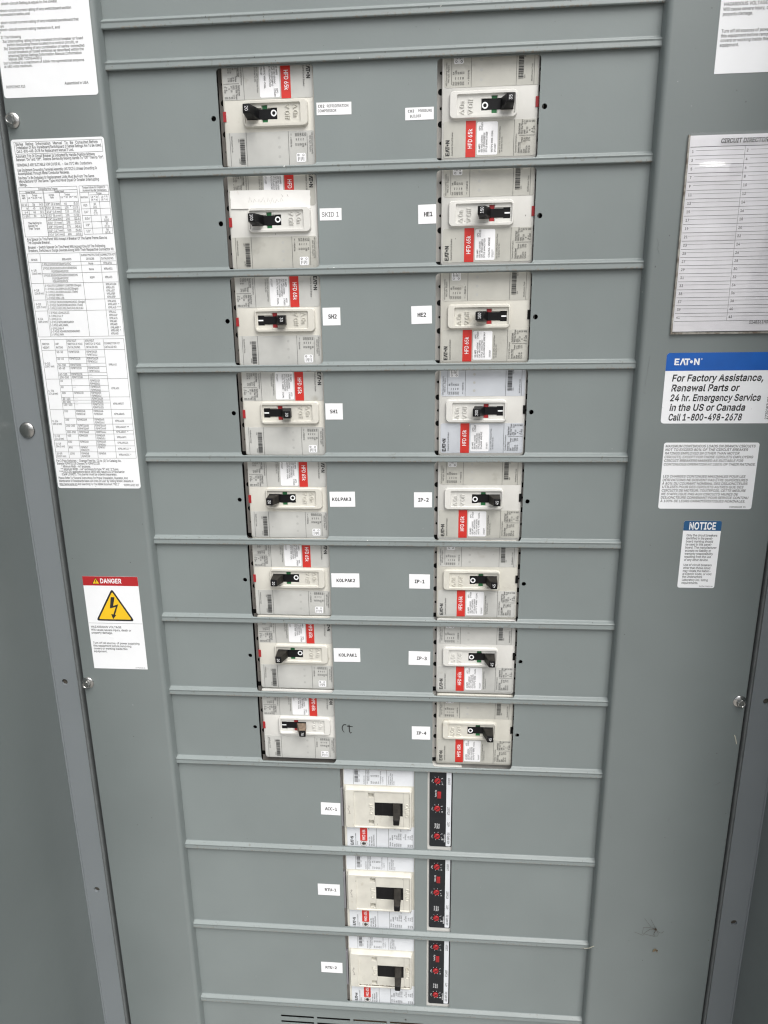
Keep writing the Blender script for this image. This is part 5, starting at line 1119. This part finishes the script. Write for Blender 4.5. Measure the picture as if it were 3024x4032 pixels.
# table 2
for z in (-181.4, -190.7, -212.9, -230.9, -242.9, -271.5): Bk.h(-393.6, -291.5, z)
for z in (-194.4, -202.3): Bk.h(-378.9, -291.5, z)
for x in (-393.6, -291.5): Bk.v(x, -181.4, -271.5)
for x in (-379, -332.4, -309.6): Bk.v(x, -181.4, -271.5)
Bk.t(-390, -188.9, -382.5, 'SPACE', 1.9, 'greyink'); Bk.t(-354, -188.9, -343, 'BREAKERS', 1.9, 'greyink'); Bk.t(-331.6, -184.9, -310.4, 'SURGE PROTECTIVE', 1.9, 'greyink'); Bk.t(-326, -188.9, -316.6, 'DEVICES', 1.9, 'greyink'); Bk.t(-309, -184.9, -292, 'CONNECTOR KIT', 1.9, 'greyink'); Bk.t(-308.6, -188.9, -294, 'CATALOG NO.', 1.9, 'greyink')
for z, a, c in ((-200.2, '4-1/8', '(104.8 mm)'), (-221.5, '4-1/8', '(104.8 mm)'), (-236.5, '5-1/2', '(139.7 mm)'), (-252.6, '8-1/4', '(209.6 mm)')):
    Bk.t(-391.6, z, -385.4, a, 2.0, 'greyink'); Bk.t(-391.4, z - 3.3, -380, c, 2.0, 'greyink')
for z, x0, tx, L in ((-193.8, -378, '1 POLE EHD/FD/FDB/HFD/FDC', 34), (-198.2, -378, '2 POLE ED/EHD/EDH/EDC/EDB/EDS', 40), (-201.7, -368, 'FD/FDB/HFD/FDC', 20), (-205.8, -378, '3 POLE ED/EHD/EDH/EDC/EDB/EDS', 40), (-209.2, -368, 'FD/FDB/HFD/FDC', 19), (-212.3, -368, 'FDE/HFDE/FDCE', 18), (-216.7, -378, '3 POLE FD CURRENT LIMITER (Single)', 43), (-220.2, -378, '2-3 POLE JD/JDB/HJD/JDC(Single)', 39), (-223.6, -378, '2-3 POLE JD/JDB/HJD/JDC (Twin)', 38), (-227.0, -378, '2-3 POLE FBP/FCL', 21), (-230.3, -378, '2-3 POLE FDB-LFB', 21),
                     (-234.6, -378, '2-3 POLE DK/KD/KDB/HKD/KDC (Single)', 45), (-238.0, -378, '2-3 POLE DK/KD/KDB/HKD/KDC (Twin)', 42), (-241.4, -378, '2-3 POLE LGE/LGS/LGH/LHH/LGC/LGU', 42), (-246.2, -378, '2-3 POLE LD/HLD/LDC', 25), (-249.7, -378, '2-3 POLE LA-P', 17), (-253.1, -378, '2-3 POLE LCL', 15), (-256.5, -378, '2-3 POLE MDS/HMDS/MDSY', 29), (-259.9, -378, '2-3 POLE MDL/HMDL', 22), (-263.5, -378, '2-3 POLE NB-P', 16), (-266.7, -378, '2-3 POLE ND/HND/NGS/NGH/NGC', 35), (-270.1, -378, '2-3 POLE NHH', 15)):
    Bk.t(x0, z, x0 + L, tx, 2.0, 'greyink')
for z, tx in ((-193.8, 'None'), (-199.8, 'None'), (-208.7, 'RSPF')): Bk.t(-324, z, -318.4, tx, 1.9, 'greyink')
for z, tx in ((-193.8, 'KPRL4FD1'), (-199.8, 'KPRL4FD2'), (-208.7, 'KPRL4FD'), (-216.2, 'KPRL4FCLIM'), (-219.7, 'KPRL4JDS'), (-223.1, 'KPRL4JDT'), (-226.4, 'KPRL4FBP'), (-229.8, 'KPRL4FBP'), (-234.4, 'KPRL4KDS'), (-237.8, 'KPRL4KDT  *'), (-241.2, 'KPRL4LG  ***'), (-246.0, 'KPRL4LC'), (-249.5, 'KPRL4LAP'), (-252.9, 'KPRL4LCL'), (-256.2, 'KPRL4MC'), (-259.6, 'KPRL4MD'), (-263.2, 'KPRL4NBP *'), (-266.4, 'KPRL4ND  *'), (-269.8, 'KPRL4ND')): Bk.t(-306.5, z, -306.5 + 1.22 * len(tx), tx, 2.0, 'greyink')
# table 3
for z in (-274.5, -286.5, -319.4, -355.0, -384.1, -391.5, -405.5, -413.2): Bk.h(-392, -292.6, z)
for z in (-294.8, -301.7, -305.5, -312.4, -315.7, -327.0, -333.8, -340.5, -344.0, -347.5): Bk.h(-375.6, -316.7, z)
for z in (-340.5, -365.1, -372.3, -379.8, -398.3): Bk.h(-375.6 if z != -340.5 else -316.7, -292.6, z)
for x in (-392, -375.7, -361, -339.7, -316.9, -292.6): Bk.v(x, -274.5, -413.2)
for x, z, tx, L in ((-390.6, -280.6, 'SWITCH', 8.6), (-390.4, -284.6, 'HEIGHT', 8.2), (-374.6, -280.6, 'AMP', 4), (-374.4, -284.6, 'RATING', 8.4), (-360, -277.4, '250 VOLT', 11), (-360, -280.9, 'SWITCH 3 POLE', 18), (-360, -284.6, 'CATALOG NO.', 15), (-338.6, -277.4, '600 VOLT', 11), (-338.6, -280.9, 'SWITCH 3 POLE', 18), (-338.6, -284.6, 'CATALOG NO.', 14.6), (-316.2, -280.6, 'CONNECTOR KIT', 18.6), (-316.2, -284.6, 'CATALOG NO.', 14.8)): Bk.t(x, z, x + L, tx, 2.0, 'greyink')
for z, a, c in ((-302.6, '5-1/2', '(139.7 mm)'), (-334, '6-7/8', '(174.6 mm)'), (-369.6, '8-1/4', '(209.6 mm)'), (-387.4, '12-3/8', '(314.3 mm)'), (-396.6, '15-1/8', '(384.2 mm)'), (-408.6, '20-5/8', '(523.9 mm)')):
    Bk.t(-390.8, z, -384, a, 2.0, 'greyink'); Bk.t(-391, z - 3.3, -379.4, c, 2.0, 'greyink')
for z, a, c, d in ((-289.8, '30-30', 'FDPWT321IR', 'FDPWT361IR|FDPWT361IJ'), (-297.4, '30-60', 'FDPWT3212R', 'FDPWT3612R|FDPW3612J'), (-304.6, '30-100', 'FDPWT3213R', '---'), (-308.2, '60-60', 'FDPWT3222R', 'FDPWT3622R|FDPWT3622J'), (-315.1, '60-100', 'FDPWT3223R', '---'), (-318.6, '100-100', 'FDPWT3233R', '---'), (-322.6, '30', '---', 'FDPWS361R|FDPWS361J'), (-329.8, '60', '---', 'FDPWS362R|FDPWS362J'), (-336.6, '100', 'FDPWS323R', 'FDPWS363R|FDPWS363J'), (-343.4, '30-100', '---', 'FDPWT3613R'), (-346.9, '60-100', '---', 'FDPWT3623R'), (-350.3, '100-100', '---', 'FDPWT3633R|FDPWT3633J'),
                   (-358.0, '200', 'FDPBS324R|FDPBS324F', 'FDPBS364R|FDPBS364F'), (-368.0, '200', 'FDPWS324R', 'FDPWS364R|FDPWS364J'), (-375.2, '200-200', 'FDPWT3244R|FDPWT3244F', 'FDPWT3644R|FDPWT3644F'), (-382.8, '200-200', 'FDPBT3244R', 'FDPBT3644J'), (-387.0, '400', 'FDPW325R', 'FDPW365R|FDPW365J'), (-394.4, '600', 'FDPW326R', 'FDPW366R|FDPW366J'), (-401.2, '800', 'FDPW367|FDPW327F', 'FDPW367'), (-408.6, '1200', 'FDPW368|FDPW328F', 'FDPW368')):
    Bk.t(-374.6, z, None, a, 2.0, 'greyink', sx=.78)
    for i_, s in enumerate(c.split('|')): Bk.t(-360, z - 3.4 * i_, None, s, 2.0, 'greyink', sx=.62)
    for i_, s in enumerate(d.split('|')): Bk.t(-338.6, z - 3.4 * i_, None, s, 2.0, 'greyink', sx=.62)
for z, tx in ((-304.5, 'KPRL44X'), (-331.6, 'KPRL45X'), (-349.4, 'KPRL4W5XT'), (-361.4, 'KPRL4B6XS'), (-369.6, 'KPRL46XS'), (-377, 'KPRL4W6XT **'), (-382.6, 'KPRL4B6XT  *'), (-389, 'KPRL4W9X'), (-395.6, 'KPRL4W11X'), (-402.8, 'KPRL4W11X  *'), (-410, 'KPRL4W15X  *')): Bk.t(-313.6, z, None, tx, 2.0, 'greyink', sx=.68)
Bk.done()


def danger(x0, z0, x1, z1, name_label, full):
    """red-headed hazard notice: text block placed from its lower edge"""
    s = Sticker('danger_sticker', x0, z0, x1, z1, .4, 'vinyl', name_label, 'warning sign')
    dz = z1 + 692.1; dx = x0 + 379.6
    if full:
        s.q(x0, z0, x1, z0 - 12.4, 'dangerred')
        s.t(x0 + 22.6, z0 - 8.9, x0 + 50.6, 'DANGER', 5.8, 'whiteink', bold=2)
        a, c = x0 + 17.0, z0 - 10.4
        s.p([(a - 5.4, c), (a + 5.4, c), (a, c + 9.0)], 'ink', -.30); s.p([(a - 4.3, c + .65), (a + 4.3, c + .65), (a, c + 7.7)], 'yellow', -.32)
        s.p([(a - .45, c + 2.6), (a + .45, c + 2.6), (a + .75, c + 6), (a - .75, c + 6)], 'ink', -.34); s.p(circ(a, c + 1.6, .6, 10), 'ink', -.34)
        # big triangle with rounded corners
        def tri(k, r):
            cx_, top, bot, hw = x0 + 36.6, z0 - 16.2, z0 - 60.4, 25.4
            A_ = [(cx_ - hw, bot), (cx_ + hw, bot), (cx_, top)]; gx, gz = cx_, bot + (top - bot) / 3
            A_ = [(gx + (p[0] - gx) * k, gz + (p[1] - gz) * k) for p in A_]
            out = []
            for i in range(3):
                p, q1, q2 = Vector(A_[i]), Vector(A_[i - 1]), Vector(A_[(i + 1) % 3])
                d1, d2 = (q1 - p).normalized(), (q2 - p).normalized()
                for t_ in range(6):
                    u = t_ / 5; out.append(tuple(p + d1 * r * (1 - u) ** 2 + d2 * r * u ** 2))
            return out
        s.p(tri(1, 4.5), 'ink', -.28); s.p(tri(.85, 2.4), 'yellow', -.31)
        bx, bz = x0 + 36.4, z0
        for P in ([(-2.9, -27.7), (2.1, -27.7), (-1.0, -39.6), (-5.8, -43.3)], [(-1.0, -39.6), (5.8, -37.4), (2.4, -41.0), (-5.8, -43.3)], [(5.8, -37.4), (-.1, -52.2), (-2.3, -51.9), (2.2, -41.1)], [(-5.0, -50.9), (1.7, -52.0), (-3.2, -58.0)]):
            s.p([(bx + a_ + .6, bz + c_) for a_, c_ in P], 'ink', -.34 - .002 * (P[0][1] % 3))
        s.h(x0 + .4, x1 - .2, z0 - 63.8)
    F = [(-376.8, -634.5, -336.1, 'HAZARDOUS VOLTAGE'), (-377.0, -638.7, -323.5, 'Will cause severe injury, death or'), (-377.0, -642.7, -348.8, 'property damage.'), (-376.8, -657.0, -314.5, 'Turn off all sources of power supplying'), (-376.8, -661.0, -325.8, 'this equipment before removing'), (-376.7, -664.9, -331.4, 'covers or working inside this'), (-377.0, -668.9, -358.9, 'equipment.')]
    for a, z, c, tx in F: s.t(a + dx, z + dz, c + dx, tx, 2.8, 'ink', bold=True)
    s.t(-323.5 + dx, -690.7 + dz, -310.4 + dx, '267P567H01 R4', 1.2, 'greyink')
    if full:                                           # a crease in the vinyl
        s.b.tube([(-353.6 - s.ox, -.2, -646.5 - s.oz), (-349 - s.ox, -.2, -648 - s.oz), (-346.8 - s.ox, -.2, -653 - s.oz), (-346 - s.ox, -.2, -659.5 - s.oz)], .3, 'vinyl', 6)
    s.done()


danger(-379.6, -564.1, -307.5, -692.1, 'white DANGER sticker with red heading and yellow lightning triangle', True)
danger(334.9, 98.0, 407.0, -30.2, 'hazardous voltage sticker cut off at the upper right corner, above the circuit directory', False)

# circuit directory: a printed card in a clear sleeve, both slightly wavy
cd = thing('circuit_directory', 'CIRCUIT DIRECTORY card of numbered blank lines in a clear plastic sleeve', 'directory', (380, YS, -180))
CX, CZ = 380.0, -180.0


def wave(x, z): return -.9 - .45 * math.sin(z / 17.0 + x / 31.0) - .35 * math.sin(x / 13.0 - z / 41.0)


def grid_sheet(mb, x0, z0, x1, z1, nx, nz, yf, mt):
    vs = [(x0 + (x1 - x0) * i / nx, yf(x0 + (x1 - x0) * i / nx, z0 + (z1 - z0) * j / nz), z0 + (z1 - z0) * j / nz) for j in range(nz + 1) for i in range(nx + 1)]
    mb.add(vs, [(j * (nx + 1) + i, j * (nx + 1) + i + 1, (j + 1) * (nx + 1) + i + 1, (j + 1) * (nx + 1) + i) for j in range(nz) for i in range(nx)], mt)


cdm = MB()
grid_sheet(cdm, 317.8 - CX, -274.6 - CZ, 436 - CX, -84.4 - CZ, 40, 60, wave, 'card')


def dline(x0, x1, z, w=.22, mt='greyink'):
    n = 24
    for i in range(n):
        a, c = x0 + (x1 - x0) * i / n - CX, x0 + (x1 - x0) * (i + 1) / n - CX; zz = z - CZ
        cdm.add([(a, wave(a, zz) - .12, zz - w / 2), (c, wave(c, zz) - .12, zz - w / 2), (c, wave(c, zz) - .12, zz + w / 2), (a, wave(a, zz) - .12, zz + w / 2)], [(0, 1, 2, 3)], mt)


dline(318.7, 434, -95.0, .5, 'ink')
for i in range(21):
    z = -99.6 - 8.04 * i
    dline(318.7, 434, z - 3.6, .32, 'ink'); dline(324.6, 371.5, z + 1.2); dline(378.2, 434, z + 1.2)
    for s, x in ((str(2 * i + 1), 320.4), (str(2 * i + 2), 374.0)):
        cdm.text(x - CX, z - CZ - .8, s, 2.5, wave(x - CX + 1, z - CZ) - .14, 'ink', bold=True, sx=.9)
for j in range(30):
    a, c = -95 - 168.6 * j / 30 - CZ, -95 - 168.6 * (j + 1) / 30 - CZ; x = 372.4 - CX
    cdm.add([(x, wave(x, c) - .12, c), (x + .25, wave(x, c) - .12, c), (x + .25, wave(x, a) - .12, a), (x, wave(x, a) - .12, a)], [(0, 1, 2, 3)], 'greyink')
cdm.text(347.3 - CX, -92.4 - CZ, 'CIRCUIT DIRECTORY', 4.0, -2.2, 'ink', x1=396.3 - CX, bold=2, shear=.18)
cdm.text(395.8 - CX, -267.2 - CZ, '114B361H01', 2.9, -1.95, 'greyink', x1=417.5 - CX, bold=True)
cdm.build('directory_card', cd, smooth=60)
SL = bpy.data.materials.new('clear sleeve'); SL.use_nodes = True
sn, sl_ = SL.node_tree.nodes, SL.node_tree.links
sn.remove(sn['Principled BSDF'])
tr, gl_, mx, fr = sn.new('ShaderNodeBsdfTransparent'), sn.new('ShaderNodeBsdfGlossy'), sn.new('ShaderNodeMixShader'), sn.new('ShaderNodeMapRange')
lw_ = sn.new('ShaderNodeLayerWeight'); lw_.inputs['Blend'].default_value = 0.25
sl_.new(lw_.outputs['Facing'], fr.inputs['Value']); fr.inputs['To Min'].default_value = 0.05; fr.inputs['To Max'].default_value = 0.6
gl_.inputs['Roughness'].default_value = 0.06; tr.inputs['Color'].default_value = (.95, .95, .95, 1)
sl_.new(fr.outputs[0], mx.inputs[0]); sl_.new(tr.outputs[0], mx.inputs[1]); sl_.new(gl_.outputs[0], mx.inputs[2]); sl_.new(mx.outputs[0], sn['Material Output'].inputs['Surface'])
M['sleeve'] = SL


def swave(x, z):
    f = lambda cz, w, x0, x1: math.exp(-((z - cz) / w) ** 2) * (1 / (1 + math.exp(-(x - x0) / 5)) - 1 / (1 + math.exp(-(x - x1) / 5)))
    return -3.6 - .25 * math.sin(z / 15 + x / 25) - .2 * math.sin(x / 9 - z / 33) - 2.2 * f(62 - (x + 40) * .0, 8, -62, -18) - 1.8 * f(5, 6, -64, -16) - 1.5 * f(-88, 7, -64, -48)


sv = MB(); grid_sheet(sv, 316.9 - CX, -276.2 - CZ, 437 - CX, -82.6 - CZ, 60, 110, swave, 'sleeve'); sv.build('plastic_sleeve', cd, smooth=60)
rim = MB()
for (x0, z0, x1, z1) in ((315.6, -277.4, 437, -275.4), (315.6, -275.4, 317.2, -84.0)):
    rim.box(x0 - CX, -2.8, z0 - CZ, x1 - CX, -.05, z1 - CZ, 'grime')
M['grime'] = mat('grimy sleeve edge', (0.30, 0.29, 0.26), 0.5, var=0.35, vscale=120, stain=((0.10, 0.07, 0.045), 0.5, 90))
rim.build('sleeve_edge', cd, smooth=0)

# blue headed service sticker
F = Sticker('service_sticker', 314.6, -296.8, 432.0, -373.4, 3.4, 'vinyl', 'white service phone sticker with bright blue band across the top', 'notice')
F.p(rrect(314.6, -316.0, 432.0, -296.8, (0, 0, 3.4, 3.4), 5), 'blue')
logo(F.b, 323.4 - F.ox, -309.9 - F.oz, 7.0, -.34, 'whiteink', 26.4)
F.b.sheet(circ(351.8 - F.ox, -303.6 - F.oz, .8, 12), [circ(351.8 - F.ox, -303.6 - F.oz, .55, 12)], -.34, 'whiteink')
for x0, z, x1, tx in ((322.1, -327.2, 419.3, 'For Factory Assistance,'), (322.2, -337.9, 394.5, 'Renewal Parts or'), (321.9, -348.6, 418.6, '24 hr. Emergency Service'), (322.4, -359.2, 403.6, 'in the US or Canada'), (322.2, -369.9, 401.2, 'Call 1-800-498-2678')): F.t(x0, z, x1, tx, 7.0, 'ink', bold=2, shear=.16)
F.t(428.8, -369.2, 428.8 + 25, '272P087H02', 3.2, 'ink', bold=True, rot=90)
F.done()

G = Sticker('load_notice_sticker', 320.6, -394.8, 423.8, -471.2, 2.6, 'vinyl', 'white bilingual sticker in thin slanted capitals about maximum continuous loads', 'notice')
for x0, z, x1, tx in ((322.2, -400.1, 419.7, 'MAXIMUM CONTINUOUS LOADS ON BRANCH CIRCUITS'), (322.2, -404.1, 412.1, 'NOT TO EXCEED 80% OF THE CIRCUIT BREAKER'), (322.2, -408.2, 403.3, 'RATINGS EMPLOYED IN OTHER THAN MOTOR'), (322.0, -412.4, 418.6, 'CIRCUITS, EXCEPT FOR THOSE CIRCUITS EMPLOYING'), (322.1, -416.6, 408.3, 'CIRCUIT BREAKERS MARKED AS SUITABLE FOR'), (322.0, -420.8, 422.2, 'CONTINUOUS OPERATION AT 100% OF THEIR RATINGS.'),
                      (322.4, -434.6, 412.9, 'LES CHARGES CONTINUES MAXIMALES POUR LES'), (322.4, -438.8, 415.9, 'DÉRIVATIONS NE DOIVENT PAS ÊTRE SUPÉRIEURES'), (322.3, -442.9, 416.2, 'À 80% DU COURANT NOMINAL DES DISJONCTEURS'), (322.5, -446.9, 412.2, 'UTILISÉS POUR DES CIRCUITS AUTRES QUE DES'), (322.4, -451.0, 415.3, 'CIRCUITS DE MOTEUR. TOUTEFOIS, CETTE MESURE'), (322.4, -455.2, 407.2, "NE S'APPLIQUE PAS AUX CIRCUITS MUNIS DE"), (322.2, -459.3, 419.0, 'DISJONCTEURS CONVENANT POUR SERVICE CONTINU'), (322.2, -463.4, 416.2, 'À 100% DE LEURS CARACTÉRISTIQUES NOMINALES.')):
    G.t(x0, z, x1, tx, 2.75, 'greyink', shear=.14)
G.t(399.4, -469.6, 417.5, '900P006H03  R1', 1.6, 'greyink')
G.done()

H = Sticker('notice_sticker', 351.2, -485.3, 393.4, -567.4, 2.4, 'vinyl', 'narrow white sticker headed NOTICE on a dark blue band', 'notice')
H.p(rrect(351.2, -497.2, 393.4, -485.3, (0, 0, 2.4, 2.4), 5), 'navy')
H.t(357.2, -495.5, 387.6, 'NOTICE', 8.2, 'whiteink', bold=2)
for z, x1, tx in ((-504.0, 390.1, 'Only the circuit breakers'), (-507.7, 386.0, 'identified in the panel-'), (-511.4, 386.1, 'board marking should'), (-515.1, 385.6, 'be used in this panel-'), (-518.8, 390.9, 'board. The manufacturer'), (-522.6, 385.0, 'accepts no liability or'), (-526.4, 387.5, 'warranty responsibility'), (-530.1, 385.9, 'resulting from the use'), (-533.9, 383.3, 'of any other device.'), (-540.2, 387.7, 'Use of circuit breakers'), (-543.9, 386.5, 'other than those listed'), (-547.6, 387.6, 'may violate the Nation-'), (-551.3, 388.5, 'al Electric Code, or void'), (-554.9, 378.5, 'the Underwriters'), (-558.8, 385.3, 'Laboratory Inc. listing'), (-562.5, 374.6, 'requirements.')):
    H.t(355.5, z, x1, tx, 2.7, 'ink', bold=True)
H.t(375.9, -566.0, 391.5, '267P479H01 R4', 1.3, 'greyink')
H.done()

# ------------------------------------------------------------ small debris caught on the right stile
sp = MB(); c0 = (370.0, -2.6, -1063.0)
ns = 7
sp.loops([([(1.5 * math.cos(R(180 * k / ns) - math.pi / 2) * math.cos(a) * .9, 2.2 * math.sin(R(180 * k / ns) - math.pi / 2) + .0 * a) for a in [0]] if False else circ(0, 0, max(.05, 1.25 * math.sin(R(180 * k / ns))), 12), -1.6 - 1.2 * math.cos(R(180 * k / ns))) for k in range(ns + 1)][::1], 'spider', True)
for P in ([(0, 0), (-8, 6), (-16, 16)], [(0, 0), (-3, 7), (-8, 15.5)], [(0, 0), (-9, 4.5), (-17.5, 4), (-17, -10)], [(0, 0), (-8, 1.5), (-14.5, -4), (-17, -9.5), (-28, -7.5)], [(0, 0), (4, -3.2), (7, -4), (11, -4.2)], [(0, 0), (-3, -5), (-1, -10), (0, -13)], [(0, 0), (3, -5), (2.6, -9), (-2, -13.5)], [(0, 0), (-4, -9.5), (-16, -9.6)]):
    n_ = len(P)
    sp.tube([(p[0], -2.4 - 1.3 * math.sin(math.pi * i / (n_ - 1)) * (1 if i else 0) + (1.9 if i == n_ - 1 else 0), p[1]) for i, p in enumerate(P)], [.25] + [.15] * (n_ - 2) + [.1], 'spider', 5)
tag(sp.build('spider', loc=(370.0, YS, -1063.5), smooth=60), 'thin brown long-legged spider on the lower right stile', 'spider')

db = MB(); rr = random.Random(4)
for i in range(9):
    a = rr.uniform(0, 6.28); d_ = rr.uniform(0, 3.2)
    db.tube([(d_ * math.cos(a), -.4, d_ * .7 * math.sin(a)), (d_ * math.cos(a) + rr.uniform(-2, 2), -1.6, d_ * .7 * math.sin(a) + rr.uniform(-2, 2)), (d_ * math.cos(a) + rr.uniform(-3, 3), -.3, d_ * .7 * math.sin(a) + rr.uniform(-2, 2))], [.7, .9, .3], 'bug', 6)
tag(db.build('insect_remains', loc=(371.7, YS, -1099.7), smooth=60), 'small brown clump of insect remains below the spider', 'insect remains')


def needle(pts, r, label, name='dry_needle'):
    b = MB(); o0 = pts[0]
    b.tube([(p[0] - o0[0], p[1] - o0[1], p[2] - o0[2]) for p in pts], r, 'straw', 5)
    tag(b.build(name, loc=o0, smooth=60), label, 'plant debris', 'pale dry needles')


needle([(439.2, YS - .4, -761.6), (441.4, YS - .6, -768), (443.0, YS - .4, -774.1)], .45, 'short pale dry needle lying near the bolt of the right stile')
needle([(279.6, -4.2, -1114.1), (284.6, -9.5, -1107), (289.6, YS - .5, -1098.8)], .42, 'pale dry needle bridging a plate lip and the right stile')
